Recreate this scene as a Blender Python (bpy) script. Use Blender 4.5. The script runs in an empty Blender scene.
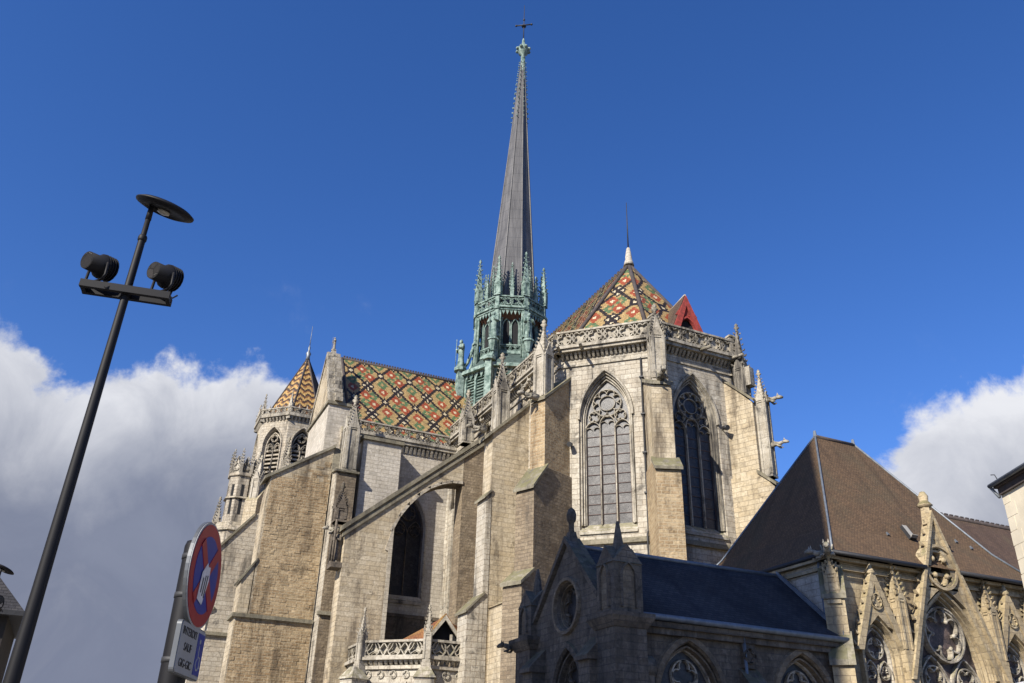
import bpy, bmesh, math, random
from mathutils import Vector, Matrix
random.seed(7)
S = bpy.context.scene
COL = S.collection
R = math.radians
sin, cos, PI = math.sin, math.cos, math.pi

# ------------------------------------------------------------------ camera, world, sun, exposure
HEAD, PITCH, ROLL = R(-65.7), R(27.5), R(1.7)          # compass heading (X = east, Y = north)
fw0 = Vector((sin(HEAD), cos(HEAD), 0)); rt0 = Vector((cos(HEAD), -sin(HEAD), 0)); zz = Vector((0, 0, 1))
fw = fw0 * cos(PITCH) + zz * sin(PITCH)
up0 = -fw0 * sin(PITCH) + zz * cos(PITCH)
rt = rt0 * cos(ROLL) + up0 * sin(ROLL)
up = up0 * cos(ROLL) - rt0 * sin(ROLL)
cam_d = bpy.data.cameras.new('camera'); cam = bpy.data.objects.new('camera', cam_d); COL.objects.link(cam)
cam.matrix_world = Matrix(((rt.x, up.x, -fw.x, 0), (rt.y, up.y, -fw.y, 0), (rt.z, up.z, -fw.z, 1.6), (0, 0, 0, 1)))
cam_d.sensor_width = 36; cam_d.lens = 870 / 1024 * 36; cam_d.clip_end = 5000; cam_d.clip_start = .05
S.camera = cam

SUN_AZ, SUN_EL = R(153), R(35)
W = bpy.data.worlds.new('World'); S.world = W; W.use_nodes = True
nt = W.node_tree; nt.nodes.clear()


class NT:
    """tiny node helper"""
    def __init__(s, tree): s.t = tree; s.n = tree.nodes; s.l = tree.links
    def new(s, typ, **kw):
        n = s.n.new(typ)
        for k, v in kw.items(): setattr(n, k, v)
        return n
    def link(s, a, b): s.l.new(a, b)
    def put(s, sock, v):
        if isinstance(v, bpy.types.NodeSocket): s.l.new(v, sock)
        elif isinstance(v, (tuple, list)):
            if len(sock.default_value) == 4 and len(v) == 3: v = (*v, 1)
            sock.default_value = v
        else: sock.default_value = v
    def math(s, op, a, b=0, c=None, clamp=False):
        n = s.new('ShaderNodeMath', operation=op, use_clamp=clamp); s.put(n.inputs[0], a); s.put(n.inputs[1], b)
        if c is not None: s.put(n.inputs[2], c)
        return n.outputs[0]
    def vm(s, op, a, b=(0, 0, 0), out=0):
        n = s.new('ShaderNodeVectorMath', operation=op); s.put(n.inputs[0], a); s.put(n.inputs[1], b)
        return n.outputs['Value' if op in ('DOT_PRODUCT', 'LENGTH') else 'Vector']
    def scale(s, a, k):
        n = s.new('ShaderNodeVectorMath', operation='SCALE'); s.put(n.inputs[0], a); s.put(n.inputs['Scale'], k); return n.outputs[0]
    def noise(s, vec, sc, detail=4, rough=.55, dist=0):
        n = s.new('ShaderNodeTexNoise'); s.put(n.inputs['Vector'], vec); n.inputs['Scale'].default_value = sc
        n.inputs['Detail'].default_value = detail; n.inputs['Roughness'].default_value = rough; n.inputs['Distortion'].default_value = dist
        return n.outputs['Fac']
    def ramp(s, f, lo, hi, a=0., b=1.):
        n = s.new('ShaderNodeMapRange', interpolation_type='SMOOTHSTEP'); s.put(n.inputs[0], f)
        n.inputs[1].default_value = lo; n.inputs[2].default_value = hi; n.inputs[3].default_value = a; n.inputs[4].default_value = b
        return n.outputs[0]
    def mix(s, f, a, b, mode='MIX'):
        n = s.new('ShaderNodeMix', data_type='RGBA', blend_type=mode); s.put(n.inputs[0], f); s.put(n.inputs[6], a); s.put(n.inputs[7], b)
        return n.outputs[2]


def dirv(az, el): return (sin(R(az)) * cos(R(el)), cos(R(az)) * cos(R(el)), sin(R(el)))


def build_world():
    g = NT(nt)
    sky = g.new('ShaderNodeTexSky', sky_type='NISHITA', sun_disc=False)
    sky.sun_elevation = SUN_EL; sky.sun_rotation = SUN_AZ
    sky.air_density = 1.0; sky.dust_density = .3; sky.ozone_density = 2.2; sky.altitude = 200
    d = g.vm('NORMALIZE', g.new('ShaderNodeTexCoord').outputs['Generated'])
    # deep polarised blue of a clear autumn day
    hs = g.new('ShaderNodeHueSaturation'); g.put(hs.inputs['Color'], sky.outputs[0]); hs.inputs['Saturation'].default_value = SKY_SAT
    hs.inputs['Value'].default_value = SKY_VAL
    blue = g.mix(1.0, hs.outputs[0], SKY_TINT, 'MULTIPLY')
    warp = g.noise(d, 3.0, 3)
    n1 = g.noise(d, 5.0, 9, .6, .35); n2 = g.noise(d, 17.0, 7, .6, .2)
    nn = g.math('ADD', g.math('MULTIPLY', g.math('SUBTRACT', n1, .5), .24), g.math('MULTIPLY', g.math('SUBTRACT', n2, .5), .085))
    best = None
    for az, el, rad, k in CAPS:
        a = g.math('ARCCOSINE', g.vm('DOT_PRODUCT', d, dirv(az, el)))
        v = g.math('MULTIPLY', g.math('SUBTRACT', R(rad), a), k)
        best = v if best is None else g.math('MAXIMUM', best, v)
    dens = g.math('ADD', best, nn)
    mask = g.ramp(dens, .0, .028)
    # wisps of thin cloud at the edges
    wis = g.math('MULTIPLY', g.ramp(g.math('ADD', best, g.math('MULTIPLY', g.math('SUBTRACT', n1, .5), .5)), -.02, .10), g.ramp(n2, .5, .8, 0, .5))
    mask = g.math('MAXIMUM', mask, wis)
    depth = g.ramp(g.math('ADD', best, g.math('MULTIPLY', g.math('SUBTRACT', n1, .5), .12)), .0, .19)
    detail = g.math('MULTIPLY', g.math('SUBTRACT', g.noise(d, 9.0, 8, .6, .5), .5), 1.0)
    lit = g.math('ADD', depth, detail, clamp=True)
    cl = g.mix(lit, (.72, .73, .77), (.16, .185, .265))
    cl = g.mix(g.ramp(detail, -.25, .3, 0, .35), cl, (.34, .37, .46))
    low = g.ramp(g.vm('DOT_PRODUCT', d, (0, 0, 1)), .05, .36)
    cl = g.mix(low, g.mix(.5, cl, (.16, .18, .26)), cl)
    cl = g.mix(1.0, cl, (CLOUD, CLOUD, CLOUD), 'MULTIPLY')
    col = g.mix(mask, blue, cl)
    bg = g.new('ShaderNodeBackground'); g.put(bg.inputs['Color'], col); bg.inputs['Strength'].default_value = SKY_STR
    o = g.new('ShaderNodeOutputWorld'); g.link(bg.outputs[0], o.inputs[0])


SKY_STR = .10; SKY_SAT = 1.25; SKY_VAL = .80; SKY_TINT = (.88, .92, 1.28); CLOUD = 7.0
CAPS = [(-104, -16, 39.4, 1.0), (-84, 8, 17.2, 1.0), (-25, 14.2, 12.4, 1.0), (-34.5, 11.5, 9.0, 1.0)]
build_world()
sun_d = bpy.data.lights.new('sun', 'SUN'); sun_d.energy = 5.0; sun_d.angle = R(.53); sun_d.color = (1, .94, .84)
sun = bpy.data.objects.new('sun', sun_d); COL.objects.link(sun)
sd = Vector((sin(SUN_AZ) * cos(SUN_EL), cos(SUN_AZ) * cos(SUN_EL), sin(SUN_EL)))
sun.rotation_euler = (sd).to_track_quat('Z', 'Y').to_euler()
sun.location = (0, -60, 80)
vs = S.view_settings; vs.view_transform = 'Standard'; vs.look = 'None'; vs.gamma = 1; vs.exposure = .74; vs.use_curve_mapping = False


# ------------------------------------------------------------------ materials
M = {}


def base_mat(name):
    m = bpy.data.materials.new(name); m.use_nodes = True; t = m.node_tree
    g = NT(t); b = t.nodes['Principled BSDF']; M[name] = m
    return g, b


def surf_uv(g):
    """metres along and up any wall or slope, from position and normal"""
    geo = g.new('ShaderNodeNewGeometry')
    T = g.vm('NORMALIZE', g.vm('CROSS_PRODUCT', geo.outputs['True Normal'], (0.0001, 0, 1)))
    B = g.vm('CROSS_PRODUCT', T, geo.outputs['True Normal'])
    P = geo.outputs['Position']
    u = g.vm('DOT_PRODUCT', P, T); v = g.vm('DOT_PRODUCT', P, B)
    return P, u, v


def bump(g, b, h, strength=.5, dist=.03):
    n = g.new('ShaderNodeBump'); n.inputs['Strength'].default_value = strength; n.inputs['Distance'].default_value = dist
    g.put(n.inputs['Height'], h); g.link(n.outputs[0], b.inputs['Normal'])


def stone(name, c1, c2, mort, bw=.75, bh=.34, dirt=.5, dirtc=(.055, .05, .045), rough=.4, joints=1., moss=0., pale=.25, ms=.013):
    g, b = base_mat(name)
    P, u, v = surf_uv(g)
    cm = g.new('ShaderNodeCombineXYZ'); g.put(cm.inputs[0], u); g.put(cm.inputs[1], v)
    wob = g.new('ShaderNodeTexNoise'); g.put(wob.inputs['Vector'], P); wob.inputs['Scale'].default_value = 1.6
    vec = g.vm('ADD', cm.outputs[0], g.scale(g.vm('SUBTRACT', wob.outputs['Color'], (.5, .5, .5)), .05))
    br = g.new('ShaderNodeTexBrick'); g.put(br.inputs['Vector'], vec)
    br.inputs['Scale'].default_value = 1; br.inputs['Brick Width'].default_value = bw; br.inputs['Row Height'].default_value = bh
    br.inputs['Mortar Size'].default_value = ms; br.inputs['Mortar Smooth'].default_value = .25
    br.inputs['Color1'].default_value = (0, 0, 0, 1); br.inputs['Color2'].default_value = (1, 1, 1, 1); br.inputs['Mortar'].default_value = (.5, .5, .5, 1)
    br.inputs['Bias'].default_value = 0
    sep = g.new('ShaderNodeSeparateColor'); g.link(br.outputs['Color'], sep.inputs[0]); rnd = sep.outputs[0]; jf = br.outputs['Fac']
    big = g.noise(P, .22, 5, .6); mid = g.noise(P, 1.1, 6, .65); fine = g.noise(P, 7, 6, .7)
    k = g.math('ADD', g.math('MULTIPLY', rnd, .6), g.math('ADD', g.math('MULTIPLY', big, 1.1), g.math('MULTIPLY', mid, .5)))
    col = g.mix(g.ramp(k, .65, 1.6), c1, c2)
    # fresh, paler replacement blocks
    col = g.mix(g.math('MULTIPLY', g.ramp(rnd, .8, .95), pale), col, tuple(min(1, x * 1.25 + .05) for x in c1))
    col = g.mix(g.ramp(rnd, .0, .16, .5, .0), col, tuple(x * .62 for x in c2))
    col = g.mix(g.ramp(fine, .38, .72, .0, .55), col, tuple(x * .55 for x in c2))
    col = g.mix(g.ramp(g.noise(P, 3.1, 8, .75), .52, .7, .0, .5), col, tuple(x * .62 for x in c2))
    col = g.mix(g.ramp(g.noise(P, 2.3, 6, .7), .56, .72, .0, .5), col, tuple(min(1, x * 1.3 + .04) for x in c1))
    col = g.mix(g.math('MULTIPLY', jf, joints), col, mort)
    # rain streaks and sooty crust
    st = g.vm('MULTIPLY', P, (1.3, 1.3, .16))
    s1 = g.noise(st, 1.0, 7, .7, .3)
    s2 = g.math('MULTIPLY', g.ramp(s1, .44, .66), g.ramp(big, .35, .60))
    col = g.mix(g.math('MULTIPLY', s2, dirt), col, dirtc)
    pk = g.ramp(g.noise(P, .9, 9, .75, .6), .53, .66)
    col = g.mix(g.math('MULTIPLY', pk, dirt * .75), col, dirtc)
    if moss:
        geo = g.new('ShaderNodeNewGeometry'); sx = g.new('ShaderNodeSeparateXYZ'); g.link(geo.outputs['True Normal'], sx.inputs[0])
        mf = g.math('MULTIPLY', g.ramp(sx.outputs[2], .25, .6), g.ramp(g.noise(P, 2.2, 5), .38, .55))
        col = g.mix(g.math('MULTIPLY', mf, moss), col, (.135, .125, .055))
    g.put(b.inputs['Base Color'], col); b.inputs['Roughness'].default_value = .9; b.inputs['Specular IOR Level'].default_value = .2
    h = g.math('ADD', g.math('MULTIPLY', jf, -.55 * joints), g.math('ADD', g.math('MULTIPLY', fine, .5 * rough), g.math('ADD', g.math('MULTIPLY', mid, 1.5 * rough), g.math('MULTIPLY', rnd, .9 * rough))))
    bump(g, b, h, .8, .07)
    return M[name]


stone('limestone', (.48, .43, .345), (.37, .31, .225), (.25, .21, .16), dirt=.95, moss=.5, rough=.6)
stone('pale_limestone', (.49, .45, .37), (.36, .31, .235), (.24, .19, .14), .72, .33, dirt=.95, moss=.6, joints=.9, ms=.012, rough=.6)
stone('warm_limestone', (.50, .43, .315), (.40, .32, .205), (.29, .24, .17), .72, .31, dirt=.85, dirtc=(.09, .07, .05), rough=.8, moss=.5, joints=.85)
stone('rough_masonry', (.48, .37, .225), (.27, .18, .095), (.40, .32, .21), .5, .2, dirt=.75, dirtc=(.075, .055, .035), rough=1.3, moss=.6, ms=.024)
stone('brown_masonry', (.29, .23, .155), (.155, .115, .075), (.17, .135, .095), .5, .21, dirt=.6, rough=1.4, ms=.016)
stone('carved_stone', (.46, .42, .345), (.30, .26, .195), (.3, .26, .2), 1.2, .5, dirt=1., joints=.15, rough=.8, moss=.6)
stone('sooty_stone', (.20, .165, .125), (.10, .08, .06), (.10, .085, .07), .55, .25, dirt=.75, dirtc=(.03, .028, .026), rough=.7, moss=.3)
stone('hall_stone', (.45, .37, .24), (.33, .25, .14), (.27, .21, .14), .7, .34, dirt=.55, moss=.7)
stone('mossy_coping', (.28, .25, .185), (.16, .14, .095), (.1, .1, .07), 1.1, 2, dirt=.7, joints=.4, moss=.65)
stone('white_ashlar', (.55, .50, .42), (.44, .39, .31), (.29, .25, .2), .62, .3, dirt=.3, moss=.5, joints=.7)


def plain(name, col, rough=.6, metal=0., var=.3, sc=3., spec=.4, bmp=0., second=None):
    g, b = base_mat(name)
    P = g.new('ShaderNodeNewGeometry').outputs['Position']
    n = g.noise(P, sc, 6, .65)
    c = g.mix(g.ramp(n, .3, .7), col, second or tuple(x * (1 - var) for x in col))
    g.put(b.inputs['Base Color'], c); b.inputs['Roughness'].default_value = rough; b.inputs['Metallic'].default_value = metal
    b.inputs['Specular IOR Level'].default_value = spec
    if bmp: bump(g, b, n, bmp, .02)
    return M[name]


plain('copper_green', (.27, .345, .30), .75, 0, 0, 2.6, .3, .4, second=(.045, .085, .07))
plain('copper_dark', (.055, .085, .075), .8, 0, .5, 3)
plain('copper_brown', (.16, .075, .045), .8, 0, .5, 4)
plain('iron', (.03, .03, .032), .6, .0, .3, 8)
plain('lamp_metal', (.007, .0065, .008), .6, .0, .25, 5, .25)
plain('lamp_glass', (.35, .33, .28), .2, 0, .2, 9, .5)
plain('red_timber', (.30, .045, .035), .8, 0, 0, 5, .3, .3, second=(.15, .03, .024))
plain('dark_void', (.012, .012, .013), .9, 0, .3, 2)
plain('zinc', (.20, .22, .24), .5, .3, .35, 3)
plain('stucco', (.62, .55, .42), .95, 0, .18, 1.2, .2, .3)
plain('shade_dark_stucco', (.05, .045, .04), .95, 0, .3, 1.2, .2, .3)  # shade of the left house put into its wall colour
plain('van_paint', (.55, .55, .58), .25, 0, .03, 2, .5)
plain('rubber', (.02, .02, .02), .8, 0, .2, 5)
plain('asphalt', (.05, .05, .052), .9, 0, .3, 14, .2, .4)
plain('paving', (.28, .26, .23), .9, 0, .25, 4, .2, .3)
plain('earth', (.16, .14, .10), .95, 0, .4, .6)
plain('white_paint', (.75, .75, .73), .6, 0, .1, 4)
plain('sign_red', (.30, .02, .025), .35, 0, .15, 9)
plain('sign_blue', (.02, .035, .22), .35, 0, .15, 9)
plain('sign_white', (.28, .28, .275), .4, 0, .12, 9)
plain('sticker', (.60, .57, .56), .6, 0, .25, 30)
plain('sign_back', (.12, .125, .13), .45, .4, .2, 6)
plain('black_ink', (.02, .02, .022), .5, 0, .1, 9)
plain('weathered_slate_tile', (.07, .055, .05), .85, 0, .4, 3)


def glass_mat(name, c1, c2, rough, spec=.5, bars=None, cell=.16, em=0):
    g, b = base_mat(name)
    P, u, v = surf_uv(g)
    cm = g.new('ShaderNodeCombineXYZ'); g.put(cm.inputs[0], u); g.put(cm.inputs[1], v)
    vo = g.new('ShaderNodeTexVoronoi'); g.put(vo.inputs['Vector'], cm.outputs[0]); vo.inputs['Scale'].default_value = 1 / cell
    ed = g.new('ShaderNodeTexVoronoi', feature='DISTANCE_TO_EDGE'); g.put(ed.inputs['Vector'], cm.outputs[0]); ed.inputs['Scale'].default_value = 1 / cell
    sp = g.new('ShaderNodeSeparateColor'); g.link(vo.outputs['Color'], sp.inputs[0])
    v2 = g.new('ShaderNodeTexVoronoi'); g.put(v2.inputs['Vector'], cm.outputs[0]); v2.inputs['Scale'].default_value = 2.6
    c = g.mix(sp.outputs[0], c1, c2)
    c = g.mix(g.ramp(v2.outputs['Distance'], .25, .32, .0, .55), c, c2)
    c = g.mix(g.ramp(g.noise(P, 1.7, 4), .45, .65, 0, .5), c, tuple(x * 1.35 for x in c1))
    c = g.mix(g.ramp(ed.outputs['Distance'], .0, .07), tuple(x * .45 for x in c2), c)
    g.put(b.inputs['Base Color'], c); b.inputs['Roughness'].default_value = rough; b.inputs['Specular IOR Level'].default_value = spec
    bump(g, b, sp.outputs[1], .35, .02)


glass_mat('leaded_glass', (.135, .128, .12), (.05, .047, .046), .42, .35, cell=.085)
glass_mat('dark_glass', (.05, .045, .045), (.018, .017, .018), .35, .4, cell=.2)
glass_mat('rose_glass', (.14, .10, .085), (.05, .04, .038), .5, .3, cell=.13)
plain('saddle_bar', (.10, .065, .055), .7, 0, .3, 5)


def lead_mat():
    g, b = base_mat('lead')
    P = g.new('ShaderNodeNewGeometry').outputs['Position']
    st = g.noise(g.vm('MULTIPLY', P, (2.5, 2.5, .12)), 1.2, 6, .65)
    c = g.mix(g.ramp(st, .3, .7), (.12, .115, .11), (.05, .048, .048))
    sx = g.new('ShaderNodeSeparateXYZ'); g.link(P, sx.inputs[0])
    rr = g.math('FRACT', g.math('MULTIPLY', sx.outputs[2], .8))
    seam = g.ramp(g.math('ABSOLUTE', g.math('SUBTRACT', rr, .5)), .46, .5)
    c = g.mix(g.math('MULTIPLY', seam, .5), c, (.05, .05, .05))
    g.put(b.inputs['Base Color'], c); b.inputs['Roughness'].default_value = .55; b.inputs['Metallic'].default_value = .15
    bump(g, b, g.math('ADD', st, g.math('MULTIPLY', seam, -.5)), .5, .04)


lead_mat()


def tile_mat(name, c1, c2, w=.2, h=.13, c3=None, patch=.5, bm=.6):
    g, b = base_mat(name)
    P, u, v = surf_uv(g)
    cm = g.new('ShaderNodeCombineXYZ'); g.put(cm.inputs[0], u); g.put(cm.inputs[1], v)
    br = g.new('ShaderNodeTexBrick'); g.put(br.inputs['Vector'], cm.outputs[0])
    br.inputs['Scale'].default_value = 1; br.inputs['Brick Width'].default_value = w; br.inputs['Row Height'].default_value = h
    br.inputs['Mortar Size'].default_value = .012; br.inputs['Mortar Smooth'].default_value = .3
    br.inputs['Color1'].default_value = (0, 0, 0, 1); br.inputs['Color2'].default_value = (1, 1, 1, 1); br.inputs['Mortar'].default_value = (.5, .5, .5, 1)
    sp = g.new('ShaderNodeSeparateColor'); g.link(br.outputs['Color'], sp.inputs[0])
    big = g.noise(P, .35, 6, .65); mid = g.noise(P, 2.0, 5, .6)
    c = g.mix(g.math('ADD', g.math('MULTIPLY', sp.outputs[0], .55), g.math('MULTIPLY', mid, .45)), c1, c2)
    c = g.mix(g.math('MULTIPLY', g.ramp(big, .45, .7), patch), c, c3 or tuple(x * .5 for x in c2))
    st = g.new('ShaderNodeCombineXYZ'); g.put(st.inputs[0], g.math('MULTIPLY', u, 1.4)); g.put(st.inputs[1], g.math('MULTIPLY', v, .18)); g.put(st.inputs[2], 3.7)
    c = g.mix(g.ramp(g.noise(st.outputs[0], 1.0, 7, .7), .45, .7, 0, .5), c, tuple(x * .55 for x in c2))
    c = g.mix(g.ramp(g.noise(P, 5.5, 5, .7), .58, .72, 0, .45), c, tuple(min(1, x * 1.35 + .012) for x in c1))
    c = g.mix(g.math('MULTIPLY', br.outputs['Fac'], .6), c, tuple(x * .35 for x in c2))
    g.put(b.inputs['Base Color'], c); b.inputs['Roughness'].default_value = .85; b.inputs['Specular IOR Level'].default_value = .25
    fr = g.math('FRACT', g.math('DIVIDE', v, h))
    bump(g, b, g.math('ADD', g.math('MULTIPLY', fr, -.6), g.math('ADD', g.math('MULTIPLY', sp.outputs[0], .35), g.math('MULTIPLY', br.outputs['Fac'], -.5))), bm, .03)


tile_mat('brown_tile', (.155, .096, .052), (.075, .049, .03), .17, .11, c3=(.08, .066, .04), patch=.7)
tile_mat('old_brown_tile', (.12, .075, .05), (.06, .04, .03), c3=(.11, .085, .05))
tile_mat('blue_slate', (.062, .058, .058), (.024, .024, .029), .26, .17, patch=.6, bm=1.)
tile_mat('orange_tile', (.27, .11, .045), (.12, .05, .028), .18, .14, c3=(.33, .21, .065), patch=.9)


def glazed_mat():
    g, b = base_mat('glazed_tile')
    at = g.new('ShaderNodeAttribute', attribute_name='Col')
    P = g.new('ShaderNodeNewGeometry').outputs['Position']
    n = g.noise(P, 1.3, 6, .65)
    c = g.mix(g.ramp(n, .45, .75, 0, .45), at.outputs['Color'], (.06, .045, .03))
    g.put(b.inputs['Base Color'], c); b.inputs['Roughness'].default_value = .5; b.inputs['Specular IOR Level'].default_value = .3
    bump(g, b, g.noise(P, 9, 3), .3, .02)


glazed_mat()


# ------------------------------------------------------------------ mesh helpers
def V(*a): return Vector(a)


SPLIT = {'coping', 'lower_stage', 'saddle_bar', 'slit_window', 'skylight', 'roof_vent', 'ridge_finial', 'hip_tiles', 'hip_flashing', 'quoin'} - {'quoin'}


class MB:
    def __init__(s): s.v = []; s.f = []; s.c = []; s.smooth = set()
    def vert(s, p): s.v.append(tuple(p)); return len(s.v) - 1
    def face(s, pts, col=None, smooth=False):
        i = [s.vert(p) for p in pts]; s.f.append(i); s.c.append(col)
        if smooth: s.smooth.add(len(s.f) - 1)
    def fidx(s, i, col=None, smooth=False):
        s.f.append(list(i)); s.c.append(col)
        if smooth: s.smooth.add(len(s.f) - 1)
    def extr(s, poly, vec):
        """closed solid from a planar outline pushed along vec"""
        vec = Vector(vec); n = len(poly); o = len(s.v)
        for p in poly: s.vert(p)
        for p in poly: s.vert(Vector(p) + vec)
        s.fidx(range(o, o + n)); s.fidx(range(o + 2 * n - 1, o + n - 1, -1))
        for k in range(n):
            j = (k + 1) % n; s.fidx((o + j, o + k, o + n + k, o + n + j))
    def hexa(s, b, t):
        o = len(s.v)
        for p in list(b) + list(t): s.vert(p)
        for q in ((3, 2, 1, 0), (4, 5, 6, 7), (0, 1, 5, 4), (1, 2, 6, 5), (2, 3, 7, 6), (3, 0, 4, 7)): s.fidx([o + k for k in q])
    def box(s, x0, y0, z0, x1, y1, z1):
        s.hexa([(x0, y0, z0), (x1, y0, z0), (x1, y1, z0), (x0, y1, z0)], [(x0, y0, z1), (x1, y0, z1), (x1, y1, z1), (x0, y1, z1)])
    def fbox(s, F, u0, u1, v0, v1, w0, w1):
        q = [(u0, w0), (u1, w0), (u1, w1), (u0, w1)]
        s.hexa([F(u, v0, w) for u, w in q], [F(u, v1, w) for u, w in q])
    def frus(s, c, r0, r1, z0, z1, n=8, ph=0, c1=None, cap=True, smooth=False):
        c = Vector((c[0], c[1], 0)); c1 = c if c1 is None else Vector((c1[0], c1[1], 0)); o = len(s.v)
        for k in range(n):
            a = ph + 2 * PI * k / n; s.vert((c.x + r0 * cos(a), c.y + r0 * sin(a), z0))
        if r1 < 1e-4:
            s.vert((c1.x, c1.y, z1))
            for k in range(n): s.fidx((o + k, o + (k + 1) % n, o + n), smooth=smooth)
        else:
            for k in range(n):
                a = ph + 2 * PI * k / n; s.vert((c1.x + r1 * cos(a), c1.y + r1 * sin(a), z1))
            for k in range(n): s.fidx((o + k, o + (k + 1) % n, o + n + (k + 1) % n, o + n + k), smooth=smooth)
            if cap: s.fidx(range(o + n, o + 2 * n))
        if cap: s.fidx(range(o + n - 1, o - 1, -1))
    def lathe(s, c, prof, n=10, ph=0, smooth=True, sx=1, sy=1, rot=0):
        o = len(s.v); cr, sr = cos(rot), sin(rot)
        for r, z in prof:
            for k in range(n):
                a = ph + 2 * PI * k / n; x, y = r * cos(a) * sx, r * sin(a) * sy
                s.vert((c[0] + x * cr - y * sr, c[1] + x * sr + y * cr, c[2] + z))
        for j in range(len(prof) - 1):
            for k in range(n):
                s.fidx((o + j * n + k, o + j * n + (k + 1) % n, o + (j + 1) * n + (k + 1) % n, o + (j + 1) * n + k), smooth=smooth)
        s.fidx(range(o + n - 1, o - 1, -1)); m = o + (len(prof) - 1) * n; s.fidx(range(m, m + n))
    def tube(s, path, rad, n=6, closed=False, smooth=True, ph=0):
        P = [Vector(p) for p in path]; L = len(P); o = len(s.v)
        rad = rad if isinstance(rad, (list, tuple)) else [rad] * L
        ref = None
        for i in range(L):
            a = P[(i - 1) % L] if (closed or i) else P[0]; b = P[(i + 1) % L] if (closed or i < L - 1) else P[-1]
            t = (b - a).normalized()
            if ref is None:
                ref = t.orthogonal().normalized() if abs(t.z) > .9 else Vector((0, 0, 1))
            x = t.cross(ref)
            if x.length < 1e-4: x = t.orthogonal()
            x.normalize(); y = x.cross(t).normalized()
            for k in range(n):
                q = ph + 2 * PI * k / n; s.vert(P[i] + (x * cos(q) + y * sin(q)) * rad[i])
        for i in range(L if closed else L - 1):
            j = (i + 1) % L
            for k in range(n):
                s.fidx((o + i * n + k, o + i * n + (k + 1) % n, o + j * n + (k + 1) % n, o + j * n + k), smooth=smooth)
        if not closed:
            s.fidx(range(o + n - 1, o - 1, -1)); m = o + (L - 1) * n; s.fidx(range(m, m + n))
    def strip(s, F, path, wd, w0, w1, closed=False):
        """flat bar of width wd following a path of (u, v) in frame F, between depths w0 and w1"""
        L = len(path); o = len(s.v)
        for i in range(L):
            a = path[(i - 1) % L] if (closed or i) else path[0]; b = path[(i + 1) % L] if (closed or i < L - 1) else path[-1]
            tu, tv = b[0] - a[0], b[1] - a[1]; q = math.hypot(tu, tv) or 1
            nu, nv = -tv / q * wd / 2, tu / q * wd / 2; u, v = path[i]
            s.vert(F(u + nu, v + nv, w0)); s.vert(F(u - nu, v - nv, w0)); s.vert(F(u - nu * .6, v - nv * .6, w1)); s.vert(F(u + nu * .6, v + nv * .6, w1))
        for i in range(L if closed else L - 1):
            j = (i + 1) % L
            for k in range(4): s.fidx((o + i * 4 + k, o + i * 4 + (k + 1) % 4, o + j * 4 + (k + 1) % 4, o + j * 4 + k))
        if not closed:
            s.fidx((o, o + 1, o + 2, o + 3)); m = o + (L - 1) * 4; s.fidx((m + 3, m + 2, m + 1, m))
    def blob(s, c, r, sz=1., n=6, sq=(1, 1)):
        s.lathe((c[0], c[1], c[2] - r * sz), [(r * .35, 0), (r * .85, r * sz * .45), (r, r * sz), (r * .8, r * sz * 1.55), (r * .3, r * sz * 2)], n, sx=sq[0], sy=sq[1])
    def build(s, name, mat, parent=None, label=None, fix=True, bevel=0):
        if name in SPLIT and not s.smooth:
            root = list(range(len(s.v)))
            def find(a):
                while root[a] != a: root[a] = root[root[a]]; a = root[a]
                return a
            for f in s.f:
                for k in f[1:]: root[find(k)] = find(f[0])
            isl = {}
            for f in s.f: isl.setdefault(find(f[0]), []).append(f)
            if len(isl) > 1:
                last = None
                for fs in isl.values():
                    m = MB()
                    for f in fs: m.face([s.v[k] for k in f])
                    bm_ = {}; m2 = MB()
                    for f in fs:
                        ids = []
                        for k in f:
                            if k not in bm_: bm_[k] = m2.vert(s.v[k])
                            ids.append(bm_[k])
                        m2.fidx(ids)
                    last = m2._build(name, mat, parent, label, fix, bevel)
                return last
        return s._build(name, mat, parent, label, fix, bevel)
    def _build(s, name, mat, parent=None, label=None, fix=True, bevel=0):
        me = bpy.data.meshes.new(name)
        off = Vector(parent['_o']) if parent is not None else Vector((0, 0, 0))
        me.from_pydata([Vector(p) - off for p in s.v], [], s.f)
        me.materials.append(M[mat] if isinstance(mat, str) else mat)
        if s.smooth:
            for i in s.smooth: me.polygons[i].use_smooth = True
        if any(c is not None for c in s.c):
            at = me.color_attributes.new('Col', 'FLOAT_COLOR', 'CORNER')
            for p in me.polygons:
                c = s.c[p.index] or (.1, .1, .1)
                for li in p.loop_indices: at.data[li].color = (*c, 1)
        if fix:
            bm = bmesh.new(); bm.from_mesh(me); bmesh.ops.recalc_face_normals(bm, faces=bm.faces); bm.to_mesh(me); bm.free()
        me.update()
        o = bpy.data.objects.new(name, me); COL.objects.link(o)
        if parent is not None:
            o.parent = parent; o['_o'] = parent['_o']
        else: o['_o'] = (0., 0., 0.)
        if label: o['label'] = label
        if bevel:
            bv = o.modifiers.new('bevel', 'BEVEL'); bv.width = bevel; bv.segments = 1; bv.limit_method = 'ANGLE'; bv.angle_limit = R(40)
        return o


def thing(name, label, cat, loc, group=None):
    o = bpy.data.objects.new(name, None); COL.objects.link(o); o.location = loc; o['_o'] = tuple(float(x) for x in loc)
    o['label'] = label; o['category'] = cat
    if group: o['group'] = group
    o.empty_display_size = .5
    return o


def struct(o): o['kind'] = 'structure'; return o


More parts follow.
